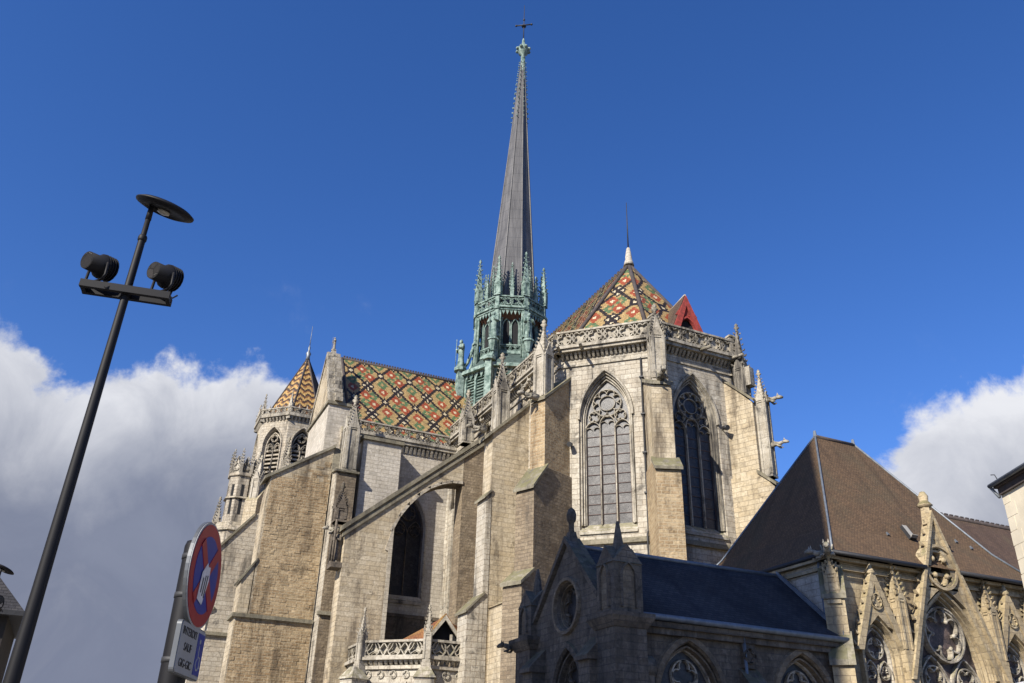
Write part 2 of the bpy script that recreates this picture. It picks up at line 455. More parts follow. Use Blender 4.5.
class Frame:
    """wall frame: origin, u along the wall, v up, w outwards"""
    def __init__(s, o, az_out, flip=False):
        s.o = Vector(o); s.w = Vector((sin(R(az_out)), cos(R(az_out)), 0)); s.u = Vector((0, 0, 1)).cross(s.w)   # u to the viewer's right
    def __call__(s, u, v, w=0): return s.o + s.u * u + Vector((0, 0, v)) + s.w * w
    def at(s, u, v=0, w=0):
        f = Frame.__new__(Frame); f.o = s(u, v, w); f.u = s.u; f.w = s.w; return f


def arch(a, h, n=8, spring=0., u0=0.):
    """pointed arch outline from left spring over the apex to right spring"""
    r = (a * a + h * h) / (2 * a); cx = r - a; th = math.atan2(h, r - a)
    L = [(u0 + cx - r * cos(th * k / n), spring + r * sin(th * k / n)) for k in range(n + 1)]
    Rr = [(u0 - (x - u0), y) for x, y in L[:-1]][::-1]
    return L + Rr


def circ(u, v, r, n=16, ph=0., a0=0, a1=2 * PI):
    full = abs(a1 - a0) > 6.28
    return [(u + r * cos(ph + a0 + (a1 - a0) * k / n), v + r * sin(ph + a0 + (a1 - a0) * k / n)) for k in range(n if full else n + 1)]


def wall_arch(mb, F, u0, u1, v0, v1, op, depth, splay=.0, thick=None):
    """wall sheet u0..u1 x v0..v1 with pointed openings op = [(uc, a, sill, spring, h)], each with a splayed reveal"""
    edges = [u0]
    ops = sorted(op)
    cur = u0
    for uc, a, sill, spring, h in ops:
        mb.face([F(cur, v0), F(uc - a, v0), F(uc - a, v1), F(cur, v1)])
        mb.face([F(uc - a, v0), F(uc + a, v0), F(uc + a, sill), F(uc - a, sill)])
        P = [(uc - a, sill)] + [(uc + x, spring + y) for x, y in arch(a, h, 9)] + [(uc + a, sill)]
        Q = P[1:-1]
        mb.face([F(uc - a, sill), F(uc - a, sill), F(uc - a, sill)]) if False else None
        for k in range(len(Q) - 1):
            (x0, y0), (x1, y1) = Q[k], Q[k + 1]
            mb.face([F(x0, y0), F(x1, y1), F(x1, v1), F(x0, v1)])
        inner = [((x - uc) * (1 - splay) + uc, (y - spring) * (1 - splay * .7) + spring if y > spring else (y + splay * .9 if k in (0, len(P) - 1) else y)) for k, (x, y) in enumerate(P)]
        m = len(P)
        for k in range(m):
            j = (k + 1) % m
            mb.face([F(*P[k]), F(*P[j]), F(*inner[j], -depth), F(*inner[k], -depth)])
        cur = uc + a
    mb.face([F(cur, v0), F(u1, v0), F(u1, v1), F(cur, v1)])


def window_glass(F, uc, a, sill, spring, h, w, mat, parent, name='glass'):
    mb = MB(); P = [(uc - a, sill)] + [(uc + x, spring + y) for x, y in arch(a, h, 9)] + [(uc + a, sill)]
    mb.face([F(x, y, w) for x, y in P]); return mb.build(name, mat, parent)


def foil(mb, F, u, v, r, n, ph, bar, w0, w1):
    """ring with n pierced lobes"""
    mb.strip(F, circ(u, v, r, 28), bar * 1.3, w0, w1, True)
    ri = r * sin(PI / n) / (1 + sin(PI / n)); rc = r - ri
    for k in range(n):
        a = ph + 2 * PI * k / n
        mb.strip(F, circ(u + rc * cos(a), v + rc * sin(a), ri * .96, 12, a, -2.0, 2.0), bar, w0, w1)


def window_bars(mb, F, uc, a, sill, spring, h, n, w0, w1, bar=.13):
    """geometric tracery: n lancets under a foiled rose"""
    mb.strip(F, [(uc - a, sill)] + [(uc + x, spring + y) for x, y in arch(a, h, 10)] + [(uc + a, sill)], bar * 1.5, w0, w1)
    lw = 2 * a / n
    for k in range(1, n): mb.strip(F, [(uc - a + lw * k, sill), (uc - a + lw * k, spring - lw * .2)], bar, w0, w1)
    return lw


def lancet_heads(mb, F, uc, a, spring, n, hh, w0, w1, bar):
    lw = 2 * a / n
    for k in range(n):
        c = uc - a + lw * (k + .5)
        mb.strip(F, [(c + x, spring + y) for x, y in arch(lw / 2, hh, 6)], bar, w0, w1)
        foil(mb, F, c, spring + hh * .33, lw * .33, 3, PI / 2, bar * .55, w0, w1 * .8 + w0 * .2)


def crockets(mb, p0, p1, n, size, out):
    p0, p1, out = Vector(p0), Vector(p1), Vector(out)
    for k in range(n):
        t = (k + .6) / n; c = p0.lerp(p1, t) + out * size * .5; z = size * (1.05 - .3 * t)
        z *= random.uniform(.85, 1.15)
        mb.hexa([c + V(-z * .4, -z * .4, -z * .5), c + V(z * .4, -z * .4, -z * .5), c + V(z * .4, z * .4, -z * .5), c + V(-z * .4, z * .4, -z * .5)],
                [c + V(-z * .25, -z * .25, z * .5) + out * z * .6, c + V(z * .25, -z * .25, z * .5) + out * z * .6, c + V(z * .25, z * .25, z * .5) + out * z * .6, c + V(-z * .25, z * .25, z * .5) + out * z * .6])


def pinnacle(mb, x, y, z0, zs, z1, w, rot=0., ngab=True, croc=7, cs=.16):
    """square shaft z0..zs with gablets, crocketed spirelet up to a finial at z1"""
    a = rot + PI / 4; q = w / 2 * math.sqrt(2)
    mb.frus((x, y), q, q, z0, zs, 4, a)
    mb.frus((x, y), q * 1.14, q * 1.14, z0 - .0, z0 + .14, 4, a)
    mb.frus((x, y), q * 1.14, q * 1.05, zs - .12, zs, 4, a)
    for k in range(4):
        b = rot + k * PI / 2; d = V(cos(b), sin(b), 0); t = V(-sin(b), cos(b), 0); c = V(x, y, 0) + d * w * .5
        # blind panel and gablet on each side
        if ngab:
            mb.extr([c + t * w * .5 + V(0, 0, zs), c - t * w * .5 + V(0, 0, zs), c + V(0, 0, zs + w * 1.15)], d * w * .1 + V(0, 0, 0))
            for s_ in (-1, 1):
                mb.hexa([c + t * s_ * w * .28 + V(0, 0, z0 + .2), c + t * s_ * w * .5 + V(0, 0, z0 + .2), c + t * s_ * w * .5 + d * w * .09 + V(0, 0, z0 + .2), c + t * s_ * w * .28 + d * w * .09 + V(0, 0, z0 + .2)],
                        [c + t * s_ * w * .28 + V(0, 0, zs), c + t * s_ * w * .5 + V(0, 0, zs), c + t * s_ * w * .5 + d * w * .09 + V(0, 0, zs), c + t * s_ * w * .28 + d * w * .09 + V(0, 0, zs)])
    zt = z1 - w * .9
    mb.frus((x, y), q * .92, q * .12, zs, zt, 4, a)
    for k in range(4):
        b = a + k * PI / 2; d = V(cos(b), sin(b), 0)
        crockets(mb, V(x, y, zs + .1) + d * q * .9, V(x, y, zt) + d * q * .12, croc, cs, d)
    mb.lathe((x, y, zt - .05), [(w * .1, 0), (w * .16, w * .1), (w * .1, w * .25), (w * .3, w * .45), (w * .12, w * .6), (w * .2, w * .75), (w * .04, w * .95)], 6)


def gargoyle(mb, p, d, L=1.1, r=.2, drop=.1):
    """crouching beast reaching out along d from p"""
    p = Vector(p); d = Vector((d[0], d[1], 0)).normalized(); t = V(-d.y, d.x, 0)
    P = [p, p + d * L * .3 + V(0, 0, .08), p + d * L * .62 + V(0, 0, .05), p + d * L * .82 + V(0, 0, .12)]
    mb.tube(P, [r * 1.15, r, r * .72, r * .62], 8)
    hd = p + d * L * .95 + V(0, 0, .14)
    mb.tube([hd - d * r * .6, hd, hd + d * r * 1.0 + V(0, 0, -.04), hd + d * r * 1.5 + V(0, 0, -.08)], [r * .5, r * .75, r * .55, r * .3], 8)
    for s_ in (-1, 1):
        e = hd + t * s_ * r * .5 + V(0, 0, r * .5)
        mb.frus((e.x, e.y), r * .28, 0, e.z, e.z + r * .9, 5)
        mb.tube([p + d * L * .45 + t * s_ * r * .7, p + d * L * .6 + t * s_ * r * 1.2 + V(0, 0, -r * .9), p + d * L * .78 + t * s_ * r * .8 + V(0, 0, -r * .9)], [r * .45, r * .34, r * .22], 6)
        mb.extr([p + d * L * .2 + t * s_ * r * .8 + V(0, 0, r * .6), p + d * L * .5 + t * s_ * r * .8 + V(0, 0, r * .4), p + d * L * .22 + t * s_ * r * 1.1 + V(0, 0, r * 1.9)], t * s_ * .05)


def figure(mb, x, y, z, h, az):
    """robed statue"""
    d = V(sin(az), cos(az), 0); t = V(d.y, -d.x, 0); rot = math.atan2(t.y, t.x)
    mb.lathe((x, y, z), [(h * .15, 0), (h * .14, h * .1), (h * .115, h * .35), (h * .12, h * .55), (h * .135, h * .74), (h * .10, h * .82), (h * .045, h * .85)], 10, sx=1, sy=.75, rot=rot)
    mb.blob((x + d.x * h * .02, y + d.y * h * .02, z + h * .915), h * .062, 1.25, 8)
    c = V(x, y, z)
    for s_ in (-1, 1):
        sh = c + t * s_ * h * .125 + V(0, 0, h * .78); el = c + t * s_ * h * .17 + d * h * .05 + V(0, 0, h * .6)
        ha = c + t * s_ * h * .05 + d * h * .15 + V(0, 0, h * (.64 if s_ > 0 else .7))
        mb.tube([sh, el, ha], [h * .05, h * .045, h * .03], 6)
    mb.tube([c + t * h * .1 + d * h * .14 + V(0, 0, 0), c + t * h * .09 + d * h * .14 + V(0, 0, h * 1.02)], h * .012, 5)
    mb.frus((x, y), h * .2, h * .17, z - h * .08, z, 8)


def parapet(mb, F, u0, u1, v0, v1, pitch, w=.0, th=.16, foils=4, back=False):
    """pierced balustrade"""
    hgt = v1 - v0
    if back: mb.fbox(F, u0, u1, v0 + .05, v1 - .05, w - th / 2 - .04, w - th / 2 + .03)
    mb.fbox(F, u0, u1, v0, v0 + .12, w - th / 2 - .03, w + th / 2 + .03)
    mb.fbox(F, u0, u1, v1 - .13, v1, w - th / 2 - .05, w + th / 2 + .05)
    n = max(1, round((u1 - u0) / pitch)); p = (u1 - u0) / n; r = min(p, hgt - .25) / 2; vm = (v0 + v1) / 2
    for k in range(n):
        u = u0 + p * (k + .5); a0 = PI / 4 * (k % 2)
        foil(mb, F, u, vm, r, foils, a0, .085, w - th / 2, w + th / 2)
        for s_ in (-1, 1):   # wavy spandrel bars
            mb.strip(F, [(u + s_ * p * .5, v0 + .1), (u + s_ * p * .40, v0 + hgt * .3), (u + s_ * p * .5, vm)], .08, w - th / 2, w + th / 2)
            mb.strip(F, [(u + s_ * p * .5, v1 - .1), (u + s_ * p * .40, v1 - hgt * .3), (u + s_ * p * .5, vm)], .08, w - th / 2, w + th / 2)


def corbels(mb, F, u0, u1, v0, v1, pitch=.5, out=.35):
    n = round((u1 - u0) / pitch); p = (u1 - u0) / n
    for k in range(n):
        u = u0 + p * (k + .5); a = p * .27
        mb.extr([F(u - a, v0, 0), F(u - a, v1, 0), F(u - a, v1, out), F(u - a, v1 - (v1 - v0) * .3, out), F(u - a, v0 + .05, out * .35)], F.u * 2 * a)
    # little round arches between the corbels
    for k in range(n):
        u = u0 + p * (k + .5)
        for s_ in (-1, 1):
            mb.extr([F(u + s_ * p * .5, v1, out * .75), F(u + s_ * p * .22, v1, out * .75), F(u + s_ * p * .27, v1 - .14, out * .75), F(u + s_ * p * .4, v1 - .06, out * .75)], F.w * -.15)


def coping(mb, F, pts, th=.22, w0=-1.5, w1=.12):
    """thick slab over a run of (u, v) points"""
    for (u0, v0), (u1, v1) in zip(pts[:-1], pts[1:]):
        mb.extr([F(u0, v0, w0), F(u1, v1, w0), F(u1, v1 + th, w0), F(u0, v0 + th, w0)], F.w * (w1 - w0))


def inpoly(x, y, P):
    c = False; n = len(P); j = n - 1
    for i in range(n):
        if (P[i][1] > y) != (P[j][1] > y) and x < (P[j][0] - P[i][0]) * (y - P[i][1]) / (P[j][1] - P[i][1]) + P[i][0]: c = not c
        j = i
    return c


OCH = (.33, .225, .095); OCH2 = (.33, .18, .06); BLK = (.02, .015, .014); RED = (.26, .06, .025); GRN = (.085, .135, .06); CRM = (.50, .42, .27)


def lattice(u, v):
    """glazed tile colour at u metres along, v metres down the slope: a dark trellis with double and single
    knots, hollow red and green lozenges in its meshes"""
    p = u / 2.75 + v / 4.3; q = u / 2.75 - v / 4.3
    ip, iq = math.floor(p), math.floor(q)
    a, b = p - ip - .5, q - iq - .5                     # mesh centred, -.5 .. .5 along the two diagonals
    np_, nq = round(p), round(q); da, db = p - np_, q - nq
    if (np_ - nq) % 2 == 0:                             # large knot: four pale lozenges
        if max(abs(da), abs(db)) < .235: return CRM if abs(abs(da) - .115) < .05 and abs(abs(db) - .115) < .05 else BLK
    elif max(abs(da), abs(db)) < .15:
        return CRM if max(abs(da), abs(db)) < .06 else BLK
    if min(abs(da), abs(db)) < .06: return BLK
    hor = (ip - iq) % 2 == 0
    if hor:
        sw = ((ip - iq) // 2) % 2
        L = ((-.13, .15, RED if not sw else GRN), (.13, -.15, GRN if not sw else RED))
    else: L = ((-.25, .03, RED), (.25, -.03, RED), (.0, .24, GRN), (-.02, -.24, GRN))
    for ca, cb, c in L:
        m = max(abs(a - ca), abs(b - cb))
        if m < .185: return c if m > .065 else CRM if c is RED else OCH
    return OCH


def zigzag(u, v):
    t = abs((u / .95) % 1 - .5) * 2
    k = ((v + t * .55) / .95) % 1
    return (.40, .25, .085) if k < .42 else (.045, .028, .02) if k < .78 else (.19, .085, .03)


def tiled(mb, poly, udir, tw, th, fn, u_off=0., v_off=0.):
    """lay single tiles over a planar polygon; udir runs along the courses"""
    P = [Vector(p) for p in poly]; U = Vector(udir).normalized()
    n = (P[1] - P[0]).cross(P[2] - P[0]).normalized()
    if n.z < 0: n = -n
    D = n.cross(U).normalized()
    if D.z > 0: D = -D
    o = P[0]; q = [((p - o).dot(U), (p - o).dot(D)) for p in P]
    u0 = min(x for x, _ in q); u1 = max(x for x, _ in q); v0 = min(y for _, y in q); v1 = max(y for _, y in q)
    j = 0; v = v0
    while v < v1:
        u = u0 - tw / 2
        while u < u1 + tw:
            cu, cv = u + tw / 2, v + th / 2
            if inpoly(cu, cv, q):
                c = fn(cu + u_off, cv + v_off); k = random.uniform(.78, 1.18); c = tuple(min(1, x * k) for x in c)
                e = random.uniform(.0, .006); f = random.uniform(-.002, .003)
                mb.face([o + U * u + D * v + n * (.01 + f), o + U * (u + tw * .97) + D * v + n * (.01 - f), o + U * (u + tw * .97) + D * (v + th * 1.02) + n * (.014 + e), o + U * u + D * (v + th * 1.02) + n * (.014 + e)], c)
            u += tw
        v += th; j += 1


# ------------------------------------------------------------------ ground
def ground():
    mb = MB(); mb.face([V(-900, -900, 0), V(900, -900, 0), V(900, 900, 0), V(-900, 900, 0)]); struct(mb.build('ground', 'earth'))
    # pavement on which the photographer stands, street between it and the church
    mb = MB(); mb.box(-16, -60, .004, 6, 60, .13); struct(mb.build('pavement', 'paving'))
    mb = MB(); mb.face([V(-23, -60, .004), V(-16.02, -60, .004), V(-16.02, 60, .004), V(-23, 60, .004)]); struct(mb.build('road', 'asphalt'))
    mb = MB()
    for k in range(-9, 10): mb.face([V(-19.6, k * 6, .008), V(-19.45, k * 6, .008), V(-19.45, k * 6 + 3, .008), V(-19.6, k * 6 + 3, .008)])
    struct(mb.build('road_marking', 'white_paint'))
    mb = MB(); mb.box(-140, -60, .004, -23.05, 90, .14); struct(mb.build('church_square', 'paving'))


ground()

# ------------------------------------------------------------------ cathedral
CA = thing('cathedral', 'huge pale stone gothic cathedral with patterned tile roofs and a tall thin grey spire', 'cathedral', (-48.5, 31.4, 0))
K = [V(-45.45, 24.04, 0), V(-41.14, 28.35, 0), V(-41.14, 34.45, 0), V(-45.45, 38.76, 0)]
FS = Frame((-64, 24.04, 0), 180); FSE = Frame(K[0], 135); FE = Frame(K[1], 90); FNE = Frame(K[2], 45)
SIDE = 6.096


def apse_window(F, uc, glass, lit):
    fr = MB()
    # hood mould, then two orders stepping back into the opening
    SP, HH = 22.65, 3.25
    out = [(uc - 1.72, 16.0)] + [(uc + x, SP + y) for x, y in arch(1.72, HH, 12)] + [(uc + 1.72, 16.0)]
    fr.strip(F, [(x, y + .0) for x, y in out[1:-1]], .2, -.02, .14)
    for k, (a, dz, w0, w1) in enumerate(((1.62, .1, -.22, -.05), (1.5, .22, -.4, -.2))):
        o2 = [(uc - a, 15.9)] + [(uc + x, SP + y) for x, y in arch(a, HH - dz * 1.6, 12)] + [(uc + a, 15.9)]
        fr.strip(F, o2, .13, w0, w1)
    # sloping sill
    fr.hexa([F(uc - 1.75, 15.3, -.5), F(uc + 1.75, 15.3, -.5), F(uc + 1.75, 15.3, .1), F(uc - 1.75, 15.3, .1)],
            [F(uc - 1.75, 16.0, -.5), F(uc + 1.75, 16.0, -.5), F(uc + 1.75, 15.45, .1), F(uc - 1.75, 15.45, .1)])
    w = fr.build('window', 'carved_stone', CA)
    tr = MB(); a, sill, sp, h = 1.42, 15.95, SP, 2.72
    W0, W1 = -.55, -.32
    tr.strip(F, [(uc - a, sill)] + [(uc + x, sp + y) for x, y in arch(a, h, 12)] + [(uc + a, sill)], .12, W0, W1)
    lw = 2 * a / 3
    for k in (1, 2): tr.strip(F, [(uc - a + lw * k, sill), (uc - a + lw * k, 22.1)], .11, W0, W1)
    for k in range(3):
        c = uc - a + lw * (k + .5); s0 = 22.0 if k != 1 else 22.35; hh = .55
        tr.strip(F, [(c - lw / 2, s0 - .25)] + [(c + x, s0 + y) for x, y in arch(lw / 2, hh, 7)] + [(c + lw / 2, s0 - .25)], .085, W0, W1)
        for q in (-1, 1): tr.strip(F, circ(c + q * .25, s0 - .02, .2, 9, 0, PI / 2 - q * .9, PI / 2 + q * 1.3), .04, W0, W1 - .06)
        if k != 1: foil(tr, F, uc + (.84 if k else -.84), 22.88, .36, 4, PI / 4, .05, W0, W1 - .03)
    foil(tr, F, uc, 23.75, .92, 8, PI / 8, .06, W0, W1)
    tr.strip(F, circ(uc, 23.75, .5, 20), .05, W0, W1 - .05, True)
    tr.build('tracery', 'carved_stone', w)
    window_glass(F, uc, 1.45, 15.9, SP, 2.75, -.5, glass, w)
    bars = MB()
    for k in range(9):
        z = 16.6 + k * .62
        if z < 22.0: bars.fbox(F, uc - 1.4, uc + 1.4, z, z + .04, -.5, -.46)
    bars.build('saddle_bar', 'saddle_bar', w)
    bars = MB()
    for k in range(3):
        for j in (-1, 1): bars.fbox(F, uc - a + lw * (k + .5) + j * lw * .42 - .015, uc - a + lw * (k + .5) + j * lw * .42 + .015, 16, 21, -.5, -.46)
    bars.build('saddle_bar', 'saddle_bar', w)


def choir():
    # walls of the octagonal apse and of the choir
    op = (3.0, 1.75, 15.6, 21.2, 3.95)
    for F, uc, name in ((FSE, 2.98, 'wall'), (FE, 2.95, 'wall'), (FNE, 3.0, 'wall')):
        mb = MB(); wall_arch(mb, F, 0, SIDE, 14.8, 27.7, [(uc, 1.75, 15.6, 22.65, 3.3)], .62, .13)
        mb.fbox(F, 0, SIDE, 0, 14.8, -.8, .14)
        mb.build(name, 'pale_limestone', CA)
        mb = MB(); mb.fbox(F, .05, SIDE - .05, 14.62, 14.84, -.1, .34); mb.fbox(F, .05, SIDE - .05, 14.84, 14.95, -.1, .2); mb.build('string_course', 'mossy_coping', CA)
    mb = MB(); mb.fbox(FS, 0, 18.55, 0, 27.7, -.8, 0); mb.build('wall', 'limestone', CA)
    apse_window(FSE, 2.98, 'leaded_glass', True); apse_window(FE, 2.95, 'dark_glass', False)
    # choir side windows, seen edge-on between the buttresses
    for uc in (3.6, 10.0):
        mb = MB(); mb.strip(FS, [(uc - 1.6, 15.5)] + [(uc + x, 21 + y) for x, y in arch(1.6, 3.8, 10)] + [(uc + 1.6, 15.5)], .3, -.05, .16); w = mb.build('window', 'carved_stone', CA)
        window_glass(FS, uc, 1.5, 15.5, 21, 3.6, .012, 'dark_glass', w)
    # cornice on corbels, pierced parapet
    for F, L in ((FS, 18.5), (FSE, SIDE), (FE, SIDE), (FNE, SIDE)):
        mb = MB(); corbels(mb, F, .1, L - .1, 26.88, 27.3, .29, .34)
        mb.fbox(F, -.15, L + .15, 26.38, 26.5, -.1, .1)
        mb.fbox(F, -.2, L + .2, 27.3, 27.5, -.5, .55); mb.fbox(F, -.26, L + .26, 27.5, 27.68, -.5, .68)
        mb.build('cornice', 'carved_stone', CA)
        mb = MB(); parapet(mb, F, -.1, L + .1, 27.68, 28.82, .98, .42, .2, 4, True); mb.build('parapet', 'carved_stone', CA)
    for i in (1, 2):
        mb = MB(); x, y = K[i].x + (.3 if i else 0), K[i].y; mb.frus((x, y), .34, .34, 27.7, 29.05, 4, PI / 4); mb.frus((x, y), .42, .3, 29.05, 29.25, 4, PI / 4); mb.build('parapet_pier', 'carved_stone', CA)
    # rain pipe beside the lit window
    for F, u in ((FSE, 5.35), (FS, 12.9)):
        mb = MB(); mb.tube([F(u, 0.2, .2), F(u, 14.5, .42), F(u, 15.0, .42), F(u, 15.3, .1), F(u, 26.4, .1)], .055, 8)
        for z in (17.5, 20, 22.5, 25): mb.fbox(F, u - .13, u + .13, z, z + .09, 0, .2)
        mb.build('downpipe', 'iron', CA)
    # floodlights fixed to the wall
    for F, u, z in ((FSE, .75, 20.9), (FE, 5.0, 22.4)):
        mb = MB(); c = F(u, z, .0); mb.tube([c, F(u, z, .3)], .04, 6); mb.tube([F(u, z + .1, .15), F(u, z - .02, .55)], [.13, .17], 10); mb.build('floodlight', 'iron', CA)
    # roof: pavilion end over the apse, ridge running west to the spire
    ap = V(-48.05, 31.4, 38.1); ins = .55
    O = V(-48.5, 31.4, 0)
    ev = [O + (k - O) * ((7.36 - ins) / 7.36) + V(0, 0, 28.0) for k in K]
    sw = V(-66, 24.04 + ins, 28.0); rw = V(-69, 31.4, 37.9); nw = V(-66, 38.76 - ins, 28.0)
    base = MB()
    facets = [[ap, ev[0], ev[1]], [ap, ev[1], ev[2]], [ap, ev[2], ev[3]]]
    for f in facets: base.face(f)
    base.face([ap, rw, V(-69, 24.59, 28), ev[0]]); base.face([ap, ev[3], V(-69, 38.2, 28), rw])
    rf = base.build('roof', 'old_brown_tile', CA)
    t = MB()
    for f, ud in ((facets[0], (1, 1, 0)), (facets[1], (0, 1, 0)), ([ap, rw, V(-69, 24.59, 28), ev[0]], (1, 0, 0))):
        tiled(t, f, ud, .125, .125, lattice, .35 if f is facets[0] else .9)
    o = t.build('glazed_tiles', 'glazed_tile', rf, fix=False)
    h = MB()
    for e in (ev[0], ev[1], ev[2]): h.tube([ap + V(0, 0, .02), ap.lerp(e, .5) + V(0, 0, .04), e + V(0, 0, .05)], .15, 6)
    h.tube([ap, rw], .13, 6)
    for k in range(46):
        p = ap.lerp(rw, (k + .5) / 46); h.box(p.x - .09, p.y - .05, p.z + .08, p.x + .09, p.y + .05, p.z + .27)
    h.build('hip_tiles', 'weathered_slate_tile', rf)
    f = MB(); f.lathe((ap.x, ap.y, ap.z - .1), [(.42, 0), (.36, .25), (.28, .5), (.26, .8), (.16, 1.5), (.1, 1.65)], 10); f.build('finial', 'white_ashlar', rf)
    f = MB(); f.tube([(ap.x, ap.y, ap.z + 1.5), (ap.x, ap.y, ap.z + 5.9)], [.06, .025], 6); f.build('lightning_rod', 'iron', rf)
    # red timber dormer on the east slope
    E0, N0 = -41.9, 31.75
    D = Frame((E0, N0, 0), 99)
    d = MB()
    for s_ in (-1, 1):
        d.extr([D(s_ * 1.5, 28.4, .0), D(s_ * 1.25 - s_ * .34, 28.5, .0), D(0, 31.3, 0), D(0, 32.1, .0)], D.w * .26)
    d.extr([D(x, y, .03) for x, y in ((-.95, 28.5), (-.95, 28.75), (.95, 28.75), (.95, 28.5))], D.w * .2)
    d.strip(D, [(-.62, 28.7)] + [(x, 29.5 + y) for x, y in arch(.62, .95, 8)] + [(.62, 28.7)], .2, -.02, .2)
    d.extr([D(-.8, 30.55, .02), D(.8, 30.55, .02), D(.05, 31.8, .02), D(-.05, 31.8, .02)], D.w * .1)
    dm = d.build('dormer', 'red_timber', CA)
    v_ = MB(); v_.face([D(-1, 28.5, -.12), D(1, 28.5, -.12), D(0, 31.7, -.12)]); v_.build('dark_opening', 'dark_void', dm)
    r_ = MB()
    for s_ in (-1, 1): r_.extr([D(s_ * 1.5, 28.35, .1), D(0, 32.14, .1), D(0, 32.14, -2.3), D(s_ * 1.5, 28.35, -.6)], V(0, 0, .05) + D.u * s_ * .05)
    r_.build('dormer_roof', 'old_brown_tile', dm)
    r_ = MB(); r_.tube([D(0, 32.2, .12), D(0, 32.2, -2.2)], .07, 6); r_.build('ridge', 'white_ashlar', dm)


choir()


def radial(corner, az, hw, lo, up_, s0, s1, zt0, zt1, m_lo, m_up, z3=None):
    """stepped buttress standing out from a corner of the apse"""
    d = V(sin(R(az)), cos(R(az)), 0); F = Frame(corner - d * .4, az + 90)   # F.u = ... along the buttress
    F = Frame.__new__(Frame); F.o = corner - d * .4; F.u = d; F.w = V(d.y, -d.x, 0)
    up_ += .4; lo += .4
    mb = MB()
    mb.extr([F(0, s1 - .0, -hw), F(up_, s1, -hw), F(up_, zt0, -hw), F(0, zt1, -hw)], F.w * 2 * hw)
    b = mb.build('buttress', m_up, CA)
    mb = MB()
    poly = [F(0, 0, -hw - .12), F(lo, 0, -hw - .12), F(lo, s1, -hw - .12), F(up_ + .02, s0, -hw - .12), F(0, s0, -hw - .12)]
    if z3: poly = [F(0, 0, -hw - .12), F(lo + .9, 0, -hw - .12), F(lo + .9, z3 - .9, -hw - .12), F(lo, z3, -hw - .12), F(lo, s1, -hw - .12), F(up_ + .02, s0, -hw - .12), F(0, s0, -hw - .12)]
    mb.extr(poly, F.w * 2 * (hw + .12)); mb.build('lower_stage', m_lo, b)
    mb = MB()
    mb.extr([F(up_ - .1, s0 + .02, -hw - .22), F(lo + .16, s1 + .02, -hw - .22), F(lo + .16, s1 + .2, -hw - .22), F(up_ - .1, s0 + .26, -hw - .22)], F.w * 2 * (hw + .22))
    mb.extr([F(0, zt1, -hw - .12), F(up_ + .15, zt0, -hw - .12), F(up_ + .15, zt0 + .2, -hw - .12), F(0, zt1 + .22, -hw - .12)], F.w * 2 * (hw + .12))
    if z3: mb.extr([F(lo - .05, z3, -hw - .2), F(lo + 1.05, z3 - .9, -hw - .2), F(lo + 1.05, z3 - .7, -hw - .2), F(lo - .05, z3 + .2, -hw - .2)], F.w * 2 * (hw + .2))
    mb.build('coping', 'mossy_coping', b)
    return F


def pin(x, y, z0, zs, z1, w, az=0, mat='carved_stone', cs=.16, croc=7):
    mb = MB(); pinnacle(mb, x, y, z0, zs, z1, w, R(-az), True, croc, cs); return mb.build('pinnacle', mat, CA)


def garg(p, az, L=1.2, r=.2):
    mb = MB(); gargoyle(mb, p, (sin(R(az)), cos(R(az))), L, r); return mb.build('gargoyle', 'carved_stone', CA)


